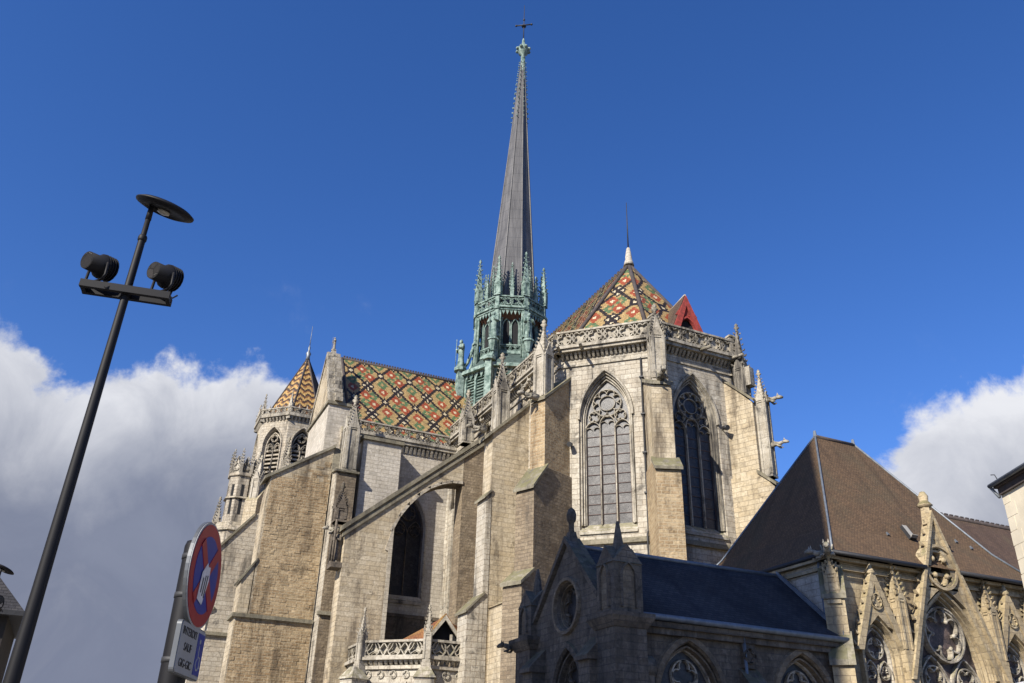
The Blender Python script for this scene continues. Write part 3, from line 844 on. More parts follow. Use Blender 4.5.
def buttresses():
    # C: corner between the choir and the south-east facet
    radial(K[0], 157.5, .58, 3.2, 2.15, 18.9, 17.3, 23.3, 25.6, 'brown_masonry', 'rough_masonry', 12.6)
    d = V(sin(R(157.5)), cos(R(157.5)), 0)
    p = K[0] + d * 1.65; pin(p.x, p.y, 23.5, 26.6, 29.4, .85, 157.5)
    garg(K[0] + d * 2.2 + V(0, 0, 23.55), 157.5 + 20, 1.15, .22)
    # M: corner between the two big windows
    radial(K[1], 112.5, .6, 2.6, 2.05, 18.75, 18.0, 23.5, 24.8, 'rough_masonry', 'warm_limestone')
    d = V(sin(R(112.5)), cos(R(112.5)), 0)
    p = K[1] + d * 1.35; pin(p.x, p.y, 23.9, 27.0, 29.5, .85, 112.5)
    garg(K[1] + d * 1.95 + V(0, 0, 24.0), 112.5, 1.0, .24)
    # D: corner north of the shaded window
    F = radial(K[2], 67.5, .6, 2.5, 1.6, 19.2, 18.2, 23.9, 26.0, 'warm_limestone', 'warm_limestone')
    d = V(sin(R(67.5)), cos(R(67.5)), 0)
    p = K[2] + d * .75; pin(p.x, p.y, 24.6, 26.6, 30.1, .68, 67.5)
    p = K[2] + d * 1.95; pin(p.x, p.y, 19.0, 24.0, 26.3, .62, 67.5, cs=.12)
    garg(K[2] + d * 2.1 + V(0, 0, 24.0), 55, .95, .2); garg(K[2] + d * 2.2 + V(0, 0, 21.0), 60, .95, .17)
    mb = MB(); mb.fbox(F, 1.2, 1.9, 25.3, 26.6, -.3, .3); mb.build('tabernacle', 'carved_stone', CA)
    # gargoyles and spouts of the cornice
    for F, u in ((FSE, 1.6), (FE, 3.4), (FE, 5.9), (FSE, .1)):
        mb = MB(); mb.tube([F(u, 27.45, .5), F(u + .15, 27.35, 1.5)], [.13, .1], 6); mb.build('water_spout', 'carved_stone', CA)
    # B: straight buttress of the choir
    F = Frame((-50, 24.04, 0), 90)
    mb = MB(); mb.extr([F(-2.65, 0), F(0, 0), F(0, 25.5), F(-2.65, 23.0)], F.w * -1.4); b = mb.build('buttress', 'warm_limestone', CA)
    mb = MB(); mb.extr([F(-2.95, 0, .04), F(-2.6, 0, .04), F(-2.6, 18.9, .04), F(-2.95, 18.5, .04)], F.w * -1.48)
    mb.extr([F(-3.9, 0, .06), F(-2.9, 0, .06), F(-2.9, 12.3, .06), F(-3.9, 11.3, .06)], F.w * -1.52); mb.build('lower_stage', 'pale_limestone', b)
    mb = MB(); coping(mb, F, [(-3.0, 22.65), (0, 25.5)], .24, -1.55, .14); coping(mb, F, [(-3.12, 18.4), (-2.6, 18.95)], .16, -1.56, .14); coping(mb, F, [(-4.05, 11.2), (-2.85, 12.4)], .16, -1.62, .16)
    mb.build('coping', 'mossy_coping', b)
    pin(-50.7, 22.2, 23.2, 26.4, 29.5, .85); garg((-50.6, 21.1, 23.3), 180, 1.15, .22); garg((-50.2, 23.6, 26.6), 100, 1.6, .2)
    # paired low wall and pipe between B and C
    mb = MB(); mb.box(-50.0, 21.6, 0, -46.6, 23.6, 11.6); mb.extr([V(-50, 21.5, 11.6), V(-50, 24, 11.6), V(-50, 24, 13.0)], V(3.4, 0, 0)); mb.build('wall', 'warm_limestone', CA)
    # A: flying buttress south of the choir
    F = Frame((-57, 24.04, 0), 90); top = [(-10.1, 17.2), (0, 25.6)]
    mb = MB()
    inner = [(-7.05, 0), (-7.05, 16.0), (-6.85, 17.4), (-6.4, 18.45), (-5.8, 19.35), (-5.1, 20.15), (-4.35, 20.8), (-3.5, 21.25), (-2.7, 21.5), (-1.9, 21.55), (-1.9, 0)]
    # solid in convex bays so that the faces stay clean
    mb.hexa([F(-10.1, 0, -1.4), F(-7.05, 0, -1.4), F(-7.05, 0, 0), F(-10.1, 0, 0)], [F(-10.1, 17.2, -1.4), F(-7.05, 19.737, -1.4), F(-7.05, 19.737, 0), F(-10.1, 17.2, 0)])
    ab = MB(); ab.hexa([F(-1.9, 0, -1.38), F(0, 0, -1.38), F(0, 0, -.015), F(-1.9, 0, -.015)], [F(-1.9, 23.9, -1.38), F(0, 25.48, -1.38), F(0, 25.48, -.015), F(-1.9, 23.9, -.015)]); ab.build('abutment', 'brown_masonry', CA)
    if False: mb.hexa([F(-1.9, 0, -1.4), F(0, 0, -1.4), F(0, 0, 0), F(-1.9, 0, 0)], [F(-1.9, 24.02, -1.4), F(0, 25.6, -1.4), F(0, 25.6, 0), F(-1.9, 24.02, 0)])
    sl = (25.6 - 17.2) / 10.1
    A = inner[1:-1]
    for (u0, v0), (u1, v1) in zip(A[:-1], A[1:]):
        if u1 - u0 < .01: continue
        mb.hexa([F(u0, v0, -1.4), F(u1, v1, -1.4), F(u1, v1, 0), F(u0, v0, 0)], [F(u0, 25.6 + u0 * sl, -1.4), F(u1, 25.6 + u1 * sl, -1.4), F(u1, 25.6 + u1 * sl, 0), F(u0, 25.6 + u0 * sl, 0)])
    fb = mb.build('flying_buttress', 'warm_limestone', CA)
    mb = MB(); coping(mb, F, [(-10.45, 16.9), (0, 25.6)], .34, -1.6, .2); coping(mb, F, [(-10.3, 16.55), (-10, 16.8), (0, 25.12)], .3, -.1, .12); mb.build('coping', 'mossy_coping', fb)
    mb = MB()
    for (u0, v0), (u1, v1) in zip(A[:-1], A[1:]): mb.extr([F(u0, v0, -1.43), F(u1, v1, -1.43), F(u1 - .02, v1 + .28, -1.43), F(u0 - .24, v0 + .06, -1.43)], F.w * 1.5)
    mb.build('arch_ring', 'limestone', fb)
    pin(-57.7, 22.5, 24.9, 26.9, 29.5, .8); garg((-57.2, 23.9, 26.3), 130, 1.3, .22); garg((-57.7, 13.7, 17.1), 190, .9, .2)
    # statue niche with canopy on the end of the flying buttress pier
    mb = MB(); pinnacle(mb, -57.6, 13.55, 17.6, 18.5, 20.5, .75, 0, True, 7, .17)
    mb.box(-58.1, 13.2, 14.5, -57.0, 13.95, 14.85)
    for dx in (-.38, .38): mb.tube([(-57.6 + dx, 13.3, 14.8), (-57.6 + dx, 13.3, 17.7)], .09, 6)
    n = mb.build('statue_niche', 'sooty_stone', CA)
    mb = MB(); figure(mb, -57.6, 13.6, 15.0, 2.2, R(150)); mb.build('statue', 'sooty_stone', n)


buttresses()


def transept():
    F = Frame((-64, 14.5, 0), 90)          # east wall, u = north
    mb = MB(); wall_arch(mb, F, 0, 9.54, 0, 27.2, [(6.05, 1.35, 14.6, 19.6, 2.9)], .5, .08); mb.build('wall', 'white_ashlar', CA)
    # dark two-light window in the shadow of the flying buttress
    fr = MB(); o = [(6.05 - 1.42, 14.5)] + [(6.05 + x, 19.6 + y) for x, y in arch(1.42, 3.05, 10)] + [(6.05 + 1.42, 14.5)]
    fr.strip(F, o, .16, -.02, .1); fr.hexa([F(4.6, 14.0, -.3), F(7.5, 14.0, -.3), F(7.5, 14.0, .15), F(4.6, 14.0, .15)], [F(4.6, 14.55, -.3), F(7.5, 14.55, -.3), F(7.5, 14.2, .15), F(4.6, 14.2, .15)])
    w = fr.build('window', 'limestone', CA)
    tr = MB(); window_bars(tr, F, 6.05, 1.25, 14.6, 19.6, 2.7, 2, -.42, -.25, .11); lancet_heads(tr, F, 6.05, 1.25, 19.3, 2, 1.1, -.42, -.25, .09); foil(tr, F, 6.05, 21.0, .55, 4, 0, .06, -.42, -.25); tr.build('tracery', 'sooty_stone', w)
    window_glass(F, 6.05, 1.33, 14.5, 19.6, 2.85, -.4, 'dark_glass', w)
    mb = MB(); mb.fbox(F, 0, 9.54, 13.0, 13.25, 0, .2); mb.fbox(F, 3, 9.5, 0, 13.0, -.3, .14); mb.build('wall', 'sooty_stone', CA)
    # blank white projecting bay under the eaves
    mb = MB(); mb.box(-64, 15.75, 0, -62, 18.8, 25.55); b = mb.build('projecting_bay', 'white_ashlar', CA)
    mb = MB(); mb.extr([V(-64.2, 15.6, 25.55), V(-61.8, 15.6, 25.55), V(-61.8, 15.6, 25.8), V(-64.2, 15.6, 26.15)], V(0, 3.35, 0)); mb.build('coping', 'mossy_coping', b)
    # cornice, corbel table, parapet
    mb = MB(); corbels(mb, F, 4.4, 9.4, 25.7, 26.35, .36, .26); mb.fbox(F, 1, 9.5, 26.35, 26.6, -.4, .36); mb.fbox(F, 1, 9.5, 26.6, 26.75, -.4, .46); mb.build('cornice', 'carved_stone', CA)
    mb = MB(); parapet(mb, F, 1.0, 9.6, 26.75, 27.75, .9, .3); mb.build('parapet', 'carved_stone', CA)
    # pipes and slim shafts in the corner with the choir
    mb = MB(); mb.tube([F(9.2, 0, .12), F(9.2, 25.6, .12)], .08, 8); mb.build('downpipe', 'iron', CA)
    mb = MB()
    for u, r in ((9.55, .3),): mb.frus((-63.75, 14.5 + u - .3), r, r, 0, 25.5, 8)
    mb.box(-63.9, 23.6, 0, -62.6, 24.1, 21.4); mb.build('stair_shaft', 'pale_limestone', CA)
    # south wall and gable with stepped crocketed copings
    G = Frame((-70.7, 14.4, 0), 180)
    mb = MB(); mb.extr([G(-4.2, 0), G(6.7, 0), G(6.7, 26.7), G(0, 36.2), G(-4.2, 30.2)], G.w * -.7); mb.build('gable', 'limestone', CA)
    # small gable in front of it, its raking coping stepped and crocketed, on a base with a mossy ledge
    S_ = Frame((-67.8, 13.25, 0), 180)
    mb = MB(); mb.extr([S_(-3.35, 29.2), S_(3.4, 29.2), S_(.25, 34.7), S_(-.25, 34.7)], S_.w * -1.0); mb.build('small_gable', 'warm_limestone', CA)
    mb = MB(); P0, P1 = V(-64.35, 0, 29.1), V(-67.7, 0, 34.8)
    for k in range(12):
        a, c = P0.lerp(P1, k / 12), P0.lerp(P1, (k + 1) / 12)
        mb.extr([V(a.x + .1, 13.15, a.z), V(a.x + .1, 13.15, c.z + .06), V(c.x, 13.15, c.z + .06), V(c.x - .2, 13.15, c.z - .3), V(a.x - .25, 13.15, a.z - .1)], V(0, 1.1, 0))
        mb.box(a.x - .05, 13.6, c.z - .4, a.x + .36, 14.2, c.z - .1)
    mb.build('gable_coping', 'carved_stone', CA)
    mb = MB(); a, c = V(-71.3, 13.15, 29.1), V(-67.8, 13.15, 34.7); mb.extr([a, c, c + V(0, 0, .35), a + V(-.2, 0, .3)], V(0, 1.2, 0)); mb.build('gable_coping', 'carved_stone', CA)
    mb = MB(); mb.frus((-67.8, 13.7), .35, .22, 34.7, 35.4, 4, PI / 4); figure(mb, -67.8, 13.7, 35.4, 1.2, R(180)); mb.build('gable_finial', 'carved_stone', CA)
    mb = MB(); mb.box(-71.3, 13.2, 18, -64.35, 15.0, 29.0); b = mb.build('gable_foot', 'white_ashlar', CA)
    mb = MB(); mb.extr([V(-71.45, 13.05, 28.9), V(-64.2, 13.05, 28.9), V(-64.2, 13.05, 29.15), V(-71.45, 13.05, 29.15)], V(0, 2.0, 0)); mb.build('coping', 'mossy_coping', b)
    mb = MB(); mb.tube([V(-70.7, 15.1, 36.2), V(-64.2, 15.1, 26.95)], .12, 6); mb.build('verge', 'weathered_slate_tile', CA)
    # roof of glazed tiles
    r0, r1 = V(-70.7, 15.2, 36.15), V(-70.7, 31.4, 36.15); e0, e1 = V(-64.25, 15.2, 26.95), V(-64.25, 31.4, 26.95)
    w0, w1 = V(-77.15, 15.2, 26.95), V(-77.15, 31.4, 26.95)
    mb = MB(); mb.face([r0, e0, e1, r1]); mb.face([r0, r1, w1, w0]); rf = mb.build('roof', 'old_brown_tile', CA)
    t = MB(); tiled(t, [r0, e0, e1, r1], (0, 1, 0), .125, .125, lattice, .75, .4); t.build('glazed_tiles', 'glazed_tile', rf, fix=False)
    mb = MB(); mb.tube([r0, r1], .14, 6)
    for k in range(64):
        p = r0.lerp(r1, (k + .5) / 64); mb.box(p.x - .05, p.y - .08, p.z + .08, p.x + .05, p.y + .08, p.z + .3)
    mb.build('ridge_cresting', 'weathered_slate_tile', rf)
    # buttress running south from the corner: raking light on its broad rough side
    B = Frame((-63, 14.5, 0), 90)
    mb = MB(); mb.extr([B(-5.2, 11.9), B(-.7, 11.9), B(-.7, 24.8), B(-5.05, 22.1), B(-5.2, 20)], B.w * -1.9); b = mb.build('buttress', 'warm_limestone', CA)
    mb = MB(); mb.extr([B(-6.0, 0, .1), B(-.7, 0, .1), B(-.7, 11.9, .1), B(-6.0, 11.9, .1)], B.w * -2.1); mb.extr([B(-5.95, 11.9, .0), B(-5.15, 11.9, 0), B(-5.15, 15.6, 0), B(-5.95, 14.2, 0)], B.w * -1.9); mb.build('lower_stage', 'warm_limestone', b)
    mb = MB(); coping(mb, B, [(-5.5, 21.55), (-.6, 24.85)], .24, -2.0, .14); mb.fbox(B, -6.2, -.7, 11.75, 12.0, -2.1, .3); mb.extr([B(-6.05, 14.1, .1), B(-5.1, 15.65, .1), B(-5.1, 15.85, .1), B(-6.15, 14.2, .1)], B.w * -2.1); mb.build('coping', 'mossy_coping', b)
    # eroded facing stones on the broad side: many courses proud of each other
    mb = MB(); rnd = random.Random(5); z = 12.1; mb.fbox(B, -5.0, -.74, 12.05, 21.9, -.03, .003)
    while z < 23.6:
        h = rnd.uniform(.15, .27); umax = -.72; u = -5.1 if z < 20 else -4.6 + (z - 20) * .35
        lim = -5.05 + max(0, (z - 21.0)) * 1.6; u = max(u, lim)
        while u < umax - .3:
            l = rnd.uniform(.22, .62)
            if u + l > umax: l = umax - u
            if rnd.random() > .45 and z + h < 22.0 + (u + 5.05) * .62 - .15: mb.fbox(B, u, u + l - .012, z, z + h - .012, -.02, rnd.uniform(.006, .03))
            u += l
        z += h
    mb.build('eroded_facing', 'rough_masonry', b)
    mb = MB(); z = .5; mb.fbox(B, -5.9, -.76, .4, 11.7, .06, .102)
    while z < 11.5:
        h = rnd.uniform(.16, .28); u = -5.9
        while u < -1.0:
            l = rnd.uniform(.25, .65)
            if u + l > -.75: l = -.75 - u
            mb.fbox(B, u, u + l - .012, z, z + h - .012, .08, .1 + (rnd.uniform(.006, .03) if rnd.random() > .25 else .0045)); u += l
        z += h
    mb.build('eroded_facing', 'rough_masonry', b)
    # buttress running east from the same corner, a pinnacle on its ledge
    mb = MB(); mb.extr([V(-63.2, 13.9, 0), V(-61.6, 13.9, 0), V(-61.6, 13.9, 22.55), V(-62.7, 13.9, 22.75), V(-63.2, 13.9, 24.7)], V(0, 1.5, 0)); b = mb.build('buttress', 'pale_limestone', CA)
    mb = MB(); mb.box(-61.6, 13.93, 0, -61.53, 15.37, 22.4); mb.build('end_face', 'brown_masonry', b)
    mb = MB(); mb.extr([V(-63.3, 13.75, 24.7), V(-62.75, 13.75, 22.75), V(-61.35, 13.75, 22.5), V(-61.35, 13.75, 22.66), V(-62.65, 13.75, 22.95), V(-63.2, 13.75, 24.9)], V(0, 1.8, 0)); mb.box(-61.8, 13.75, 12.2, -61.35, 15.55, 12.45); mb.build('coping', 'mossy_coping', b)
    pin(-62.15, 14.8, 22.7, 26.2, 29.1, .95)
    pin(-72.5, 12.0, 22.0, 24.5, 27.5, .7); pin(-74.5, 12.2, 24.0, 27.0, 29.4, .6)
    # second buttress farther west, with its sloping top
    B = Frame((-72, 14.5, 0), 90)
    mb = MB(); mb.extr([B(-6.6, 0), B(0, 0), B(0, 24.5), B(-4.6, 21.2), B(-7.4, 17.6), B(-7.4, 13.6), B(-6.6, 13.4)], B.w * -1.9); b = mb.build('buttress', 'limestone', CA)
    mb = MB(); coping(mb, B, [(-7.6, 17.3), (-4.5, 21.2)], .26, -2.0, .14); coping(mb, B, [(-7.7, 12.9), (-6.4, 13.6)], .2, -2.0, .14); mb.fbox(B, -7.4, 0, 11.7, 11.95, -2, .2); mb.build('coping', 'mossy_coping', b)
    mb = MB(); mb.extr([B(-7.4, 0, -.1), B(-6.5, 0, -.1), B(-6.5, 11.8, -.1), B(-7.4, 11.8, -.1)], B.w * -1.7); mb.build('lower_stage', 'limestone', b)


transept()


def spire():
    cx, cy = -69.7, 31.2
    body = MB(); body.frus((cx, cy), 4.6, 4.4, 31, 36.6, 8, 0); body.frus((cx, cy), 4.9, 4.9, 36.6, 36.9, 8, 0); body.frus((cx, cy), 4.5, 3.1, 36.9, 38.6, 8, 0)
    body.frus((cx, cy), 2.9, 2.9, 38.5, 43.4, 8, 0)
    sp = body.build('spire', 'copper_dark', CA)
    # the slender lead octagon, leaning a hair as the real carpentry does
    sh = MB(); z0, z1 = 44.2, 79.5; lean = V(.0, .75, 0); N = 22
    def ctr(z): return V(cx, cy, 0) + lean * max(0, (z - 44) / 44)
    rings = []
    for k in range(N + 1):
        t = k / N; z = z0 + (z1 - z0) * t; r = 2.4 * (1 - t) ** 1.04 + .2; c = ctr(z)
        rings.append([V(c.x + r * sin(a * PI / 4), c.y + r * cos(a * PI / 4), z) for a in range(8)])
    for k in range(N):
        for a in range(8): sh.face([rings[k][a], rings[k][(a + 1) % 8], rings[k + 1][(a + 1) % 8], rings[k + 1][a]])
    for a in range(8): sh.tube([rings[k][a] for k in range(0, N + 1, 2)], [.11 - .06 * k / N for k in range(0, N + 1, 2)], 5)
    sh.build('shaft', 'lead', sp)
    cr = MB()
    for a in range(8):
        d = V(sin(a * PI / 4), cos(a * PI / 4), 0)
        for k in range(13):
            z = 69.6 + k * .74; t = (z - z0) / (z1 - z0); r = 2.55 * (1 - t) ** 1.04 + .22 if t < 1 else .22; c = ctr(z)
            crockets(cr, c + d * r + V(0, 0, z), c + d * r + V(0, 0, z + .5), 1, .17, d)
    c = ctr(80); cr.lathe((c.x, c.y, 69.0), [(.8, 0), (.72, .4), (.42, 6), (.27, 10.5)], 8)
    cr.lathe((c.x, c.y, 79.4), [(.2, 0), (.3, .3), (.22, .7), (.6, 1.1), (.75, 1.7), (.5, 2.2), (.2, 2.5), (.16, 3.2), (.05, 3.6)], 10)
    for a in range(8):
        d = V(sin(a * PI / 4), cos(a * PI / 4), 0); cr.blob((c.x + d.x * .75, c.y + d.y * .75, 81.0), .22, 1, 6)
    cr.build('crocketed_tip', 'copper_green', sp)
    x = MB(); t = V(.55, .83, 0); x.tube([(c.x, c.y, 82.5), (c.x, c.y, 88.6)], [.07, .03], 6); q = V(c.x, c.y, 85.2)
    x.tube([q - t * .95, q + t * .95], .08, 6)
    for e in (q - t * .95, q + t * .95, q + V(0, 0, .9)): x.blob(e, .15, 1, 6)
    x.frus((c.x, c.y), .3, 0, 84.95, 85.5, 6); x.build('cross', 'iron', sp)
    # corner posts, statues, pinnacles, balustrade, windows
    for a in range(8):
        ang = a * PI / 4; d = V(sin(ang), cos(ang), 0); t = V(d.y, -d.x, 0); c0 = V(cx, cy, 0)
        po = MB()
        p = c0 + d * 3.5; po.frus((p.x, p.y), .36, .27, 37.2, 44.8, 4, PI / 4 - ang); po.frus((p.x, p.y), .46, .46, 43.1, 43.4, 4, PI / 4 - ang); po.frus((p.x, p.y), .5, .45, 40.0, 40.3, 4, PI / 4 - ang)
        p2 = c0 + d * 5.0; po.frus((p2.x, p2.y), .48, .42, 32, 36.9, 4, PI / 4 - ang); po.frus((p2.x, p2.y), .62, .62, 36.9, 37.2, 8)
        po.tube([c0 + d * 4.9 + V(0, 0, 37.0), c0 + d * 4.3 + V(0, 0, 38.0), c0 + d * 3.8 + V(0, 0, 39.8)], .16, 5)
        po.tube([c0 + d * 3.0 + V(0, 0, 43.0), c0 + d * 3.7 + V(0, 0, 42.1)], .12, 5)
        for s_ in (-1, 1): po.tube([p + t * s_ * .32 + V(0, 0, 38), p + t * s_ * .32 + V(0, 0, 43.6)], .09, 5)
        po.build('corner_post', 'copper_green', sp)
        st = MB()
        figure(st, p2.x, p2.y, 37.3, 3.0, ang) if a not in (2, 3) else figure(st, c0.x + d.x * 4.35, c0.y + d.y * 4.35, 39.5, 2.9, ang)
        q = p2 if a not in (2, 3) else c0 + d * 4.35
        if a in (2, 3): st.frus((q.x, q.y), .2, .5, 38.2, 39.3, 8)
        st.build('statue', 'copper_green', sp)
        pn = MB(); pinnacle(pn, p.x, p.y, 44.6, 46.0, 49.3 if a % 2 else 49.9, .58, -ang, True, 6, .17); pn.build('pinnacle', 'copper_green', sp)
        # face a -> a+1
        am = ang + PI / 8; F = Frame((cx, cy, 0), math.degrees(am)); ap = cos(PI / 8)
        L = 3.5 * sin(PI / 8)
        bl = MB(); F1 = F.at(0, 0, 3.5 * ap)
        bl.fbox(F1, -L, L, 43.0, 43.2, -.5, .28); bl.fbox(F1, -L, L, 43.2, 43.4, -.5, .42)
        parapet(bl, F1, -L, L, 43.4, 44.6, .62, .15, .1, 3)
        for k in range(7):
            u = -L + 2 * L * (k + .5) / 7; bl.extr([F1(u - .18, 43.0, .1), F1(u + .18, 43.0, .1), F1(u, 42.5, .1)], F1.w * .1)
        bl.build('balustrade', 'copper_green', sp)
        F2 = F.at(0, 0, 2.9 * ap); l2 = 2.9 * sin(PI / 8); wn = MB()
        for uc in (-.42, .42): wn.strip(F2, [(uc - .36, 38.9)] + [(uc + x, 41.6 + y) for x, y in arch(.36, .75, 6)] + [(uc + .36, 38.9)], .13, .0, .14)
        wn.strip(F2, [(-.9, 38.8)] + [(x, 42.0 + y) for x, y in arch(.9, 1.2, 6)] + [(.9, 38.8)], .16, .0, .2)
        wn.extr([F2(-1.05, 42.6), F2(-.85, 42.6), F2(0, 43.6), F2(.85, 42.6), F2(1.05, 42.6), F2(0, 44.0)], F2.w * .3) if False else None
        wn.fbox(F2, -l2, l2, 38.5, 38.7, 0, .35); parapet(wn, F2, -l2 * .9, l2 * .9, 38.7, 39.5, .55, .25, .07, 3)
        wn.build('lantern_window', 'copper_green', sp)
        vd = MB(); vd.face([F2(-.8, 39.5, .008), F2(.8, 39.5, .008), F2(.8, 41.9, .008), F2(0, 43.0, .008), F2(-.8, 41.9, .008)]); vd.build('dark_opening', 'dark_void', sp)
        lv = MB(); F3 = F.at(0, 0, 4.4 * ap); l3 = 4.4 * sin(PI / 8)
        for k in range(14): lv.extr([F3(-l3 * .8, 32.2 + k * .3, .0), F3(-l3 * .8, 32.42 + k * .3, .0), F3(-l3 * .8, 32.2 + k * .3, .2)], F3.u * l3 * 1.6)
        for u in (-l3 * .82, -.1, l3 * .82): lv.fbox(F3, u - .1, u + .1, 32, 36.6, 0, .3)
        lv.fbox(F3, -l3, l3, 36.4, 36.75, 0, .65)
        for k in range(5):
            u = -l3 + 2 * l3 * (k + .5) / 5; lv.extr([F3(u - .3, 36.4, .2), F3(u + .3, 36.4, .2), F3(u, 35.7, .2)], F3.w * .1)
        lv.build('louvre', 'copper_green', sp)
        pn = MB(); q = F1(0, 0, .1); pinnacle(pn, q.x, q.y, 44.4, 45.4, 47.6, .36, -am, False, 5, .13); pn.build('pinnacle', 'copper_green', sp)
        pn = MB(); q = F.at(0, 0, 2.6)(0, 0, .0); pinnacle(pn, q.x, q.y, 44.0, 46.2, 49.0, .34, -am, False, 6, .13); pn.build('pinnacle', 'copper_green', sp)
        rd = MB(); F4 = F.at(0, 0, 2.9 * ap)
        rd.extr([F4(-l2, 42.3, .02), F4(l2, 42.3, .02), F4(L * .9, 42.95, .72), F4(-L * .9, 42.95, .72)], V(0, 0, .06)); rd.build('soffit', 'copper_brown', sp)


spire()


def west_tower():
    cx, cy = -101.0, 17.3; Rr = 4.75
    mb = MB(); mb.frus((cx, cy), Rr + .35, Rr + .35, 0, 31.9, 8, PI / 8); mb.frus((cx, cy), Rr + .7, Rr + .2, 31.7, 32.4, 8, PI / 8)
    tw = mb.build('tower', 'limestone', CA)
    for a in range(8):
        az = a * 45; F = Frame((cx, cy, 0), az).at(0, 0, Rr * cos(PI / 8)); L = Rr * sin(PI / 8)
        mb = MB(); wall_arch(mb, F, -L, L, 31.8, 40.2, [(0, 1.15, 32.2, 36.8, 2.0)], .5, .12)
        mb.strip(F, [(-1.25, 32.2)] + [(x, 36.8 + y) for x, y in arch(1.25, 2.15, 8)] + [(1.25, 32.2)], .16, 0, .15)
        mb.build('wall', 'limestone', tw)
        mb = MB(); window_bars(mb, F, 0, 1.0, 32.2, 36.6, 1.7, 2, -.45, -.25, .12); lancet_heads(mb, F, 0, 1.0, 36.1, 2, .9, -.45, -.25, .1); foil(mb, F, 0, 37.6, .42, 4, 0, .08, -.45, -.25)
        for k in range(8): mb.fbox(F, -1.0, 1.0, 32.5 + k * .5, 32.7 + k * .5, -.6, -.35)
        mb.build('tracery', 'limestone', tw)
        mb = MB(); mb.face([F(-1.2, 32, -.6), F(1.2, 32, -.6), F(1.2, 38.6, -.6), F(-1.2, 38.6, -.6)]); mb.build('dark_opening', 'dark_void', tw)
        mb = MB(); corbels(mb, F, -L, L, 39.6, 40.1, .45, .3); mb.fbox(F, -L - .15, L + .15, 40.1, 40.4, -.4, .45); parapet(mb, F, -L - .1, L + .1, 40.4, 41.2, .7, .3, .12, 3)
        for k in range(5): u = -L + 2 * L * k / 4; p = F(u, 0, .3); mb.frus((p.x, p.y), .1, .0, 41.2, 41.75, 4)
        mb.build('parapet', 'carved_stone', tw)
        c = F(L, 0, .1); mb = MB(); pinnacle(mb, c.x, c.y, 39.7, 41.4, 43.4, .42, R(-az), False, 3, .1); mb.build('pinnacle', 'carved_stone', tw)
    ap = V(cx, cy, 50.0); ev = [V(cx + (Rr - .35) * sin(R(22.5 + 45 * k)), cy + (Rr - .35) * cos(R(22.5 + 45 * k)), 40.6) for k in range(8)]
    mb = MB()
    for k in range(8): mb.face([ap, ev[k], ev[(k + 1) % 8]])
    rf = mb.build('roof', 'old_brown_tile', tw)
    t = MB()
    for k in range(1, 5):
        a, b = ev[k], ev[(k + 1) % 8]; m = (a + b) / 2; w = b - a; tiled(t, [m.lerp(m, 0) + (ap - m), a, b], w, .17, .17, zigzag, 100 + .0, .1)
    t.build('zigzag_tiles', 'glazed_tile', tw, fix=False)
    mb = MB()
    for e in ev: mb.tube([ap, e], .11, 5)
    mb.build('hip_tiles', 'weathered_slate_tile', tw)
    mb = MB(); mb.lathe((cx, cy, 49.7), [(.3, 0), (.22, .5), (.34, .9), (.1, 1.3), (.16, 1.7), (.05, 2.1)], 8); mb.tube([(cx, cy, 51.5), (cx, cy, 54.6)], [.06, .03], 5); mb.build('finial', 'zinc', tw)
    # corner buttresses of the tower with sloping heads
    for az, n in ((135, 1), (180, 2), (90, 3)):
        d = V(sin(R(az)), cos(R(az)), 0); F = Frame.__new__(Frame); F.o = V(cx, cy, 0) + d * 4.2; F.u = d; F.w = V(d.y, -d.x, 0)
        mb = MB(); mb.extr([F(0, 0, -.8), F(3.2, 0, -.8), F(3.2, 24.5, -.8), F(2.3, 26, -.8), F(2.3, 29.5, -.8), F(.4, 32.2, -.8), F(0, 32.2, -.8)], F.w * 1.6); b = mb.build('tower_buttress', 'warm_limestone', tw)
        mb = MB(); p = F(1.6, 0); pinnacle(mb, p.x, p.y, 29.5, 32, 35, .9, -R(az)); mb.build('pinnacle', 'carved_stone', tw)
    # slim stair turret at the far left
    tx, ty = -99.5, 11.8
    mb = MB(); mb.frus((tx, ty), 2.3, 2.3, 0, 26.2, 8, PI / 8); mb.frus((tx, ty), 2.55, 2.1, 26.2, 27.2, 8, PI / 8); mb.frus((tx, ty), 1.5, 1.5, 27, 32.6, 8, PI / 8); mb.frus((tx, ty), 1.7, 1.7, 32.6, 32.95, 8, PI / 8)
    mb.frus((tx, ty), 1.75, 1.65, 30.0, 30.2, 8, PI / 8)
    tt = mb.build('stair_turret', 'limestone', CA)
    mb = MB()
    for a in range(8):
        F = Frame((tx, ty, 0), a * 45).at(0, 0, 1.5 * cos(PI / 8)); mb.fbox(F, -.16, .16, 28.2, 31.6, -.1, .02)
        F = Frame((tx, ty, 0), a * 45).at(0, 0, 2.3 * cos(PI / 8)); mb.fbox(F, -.1, .1, 23.0, 25.2, -.1, .02); mb.fbox(F, -.35, .35, 24.2, 24.4, -.1, .02); mb.fbox(F, -.1, .1, 18, 20.4, -.1, .02)
    mb.build('slit_window', 'dark_void', tt)
    mb = MB()
    for a in range(8):
        F = Frame((tx, ty, 0), a * 45).at(0, 0, 1.35); foil(mb, F, 0, 33.7, .42, 4, 0, .1, -.1, .1); mb.extr([F(-.58, 32.9, -.1), F(.58, 32.9, -.1), F(0, 34.9, -.1)], F.w * .08); mb.strip(F, [(-.62, 32.9), (0, 34.9), (.62, 32.9)], .16, -.1, .1)
        p = F(.6, 0); pinnacle(mb, p.x, p.y, 32.9, 34.0, 35.9, .34, 0, False, 4, .14)
    mb.build('crown', 'carved_stone', tt)
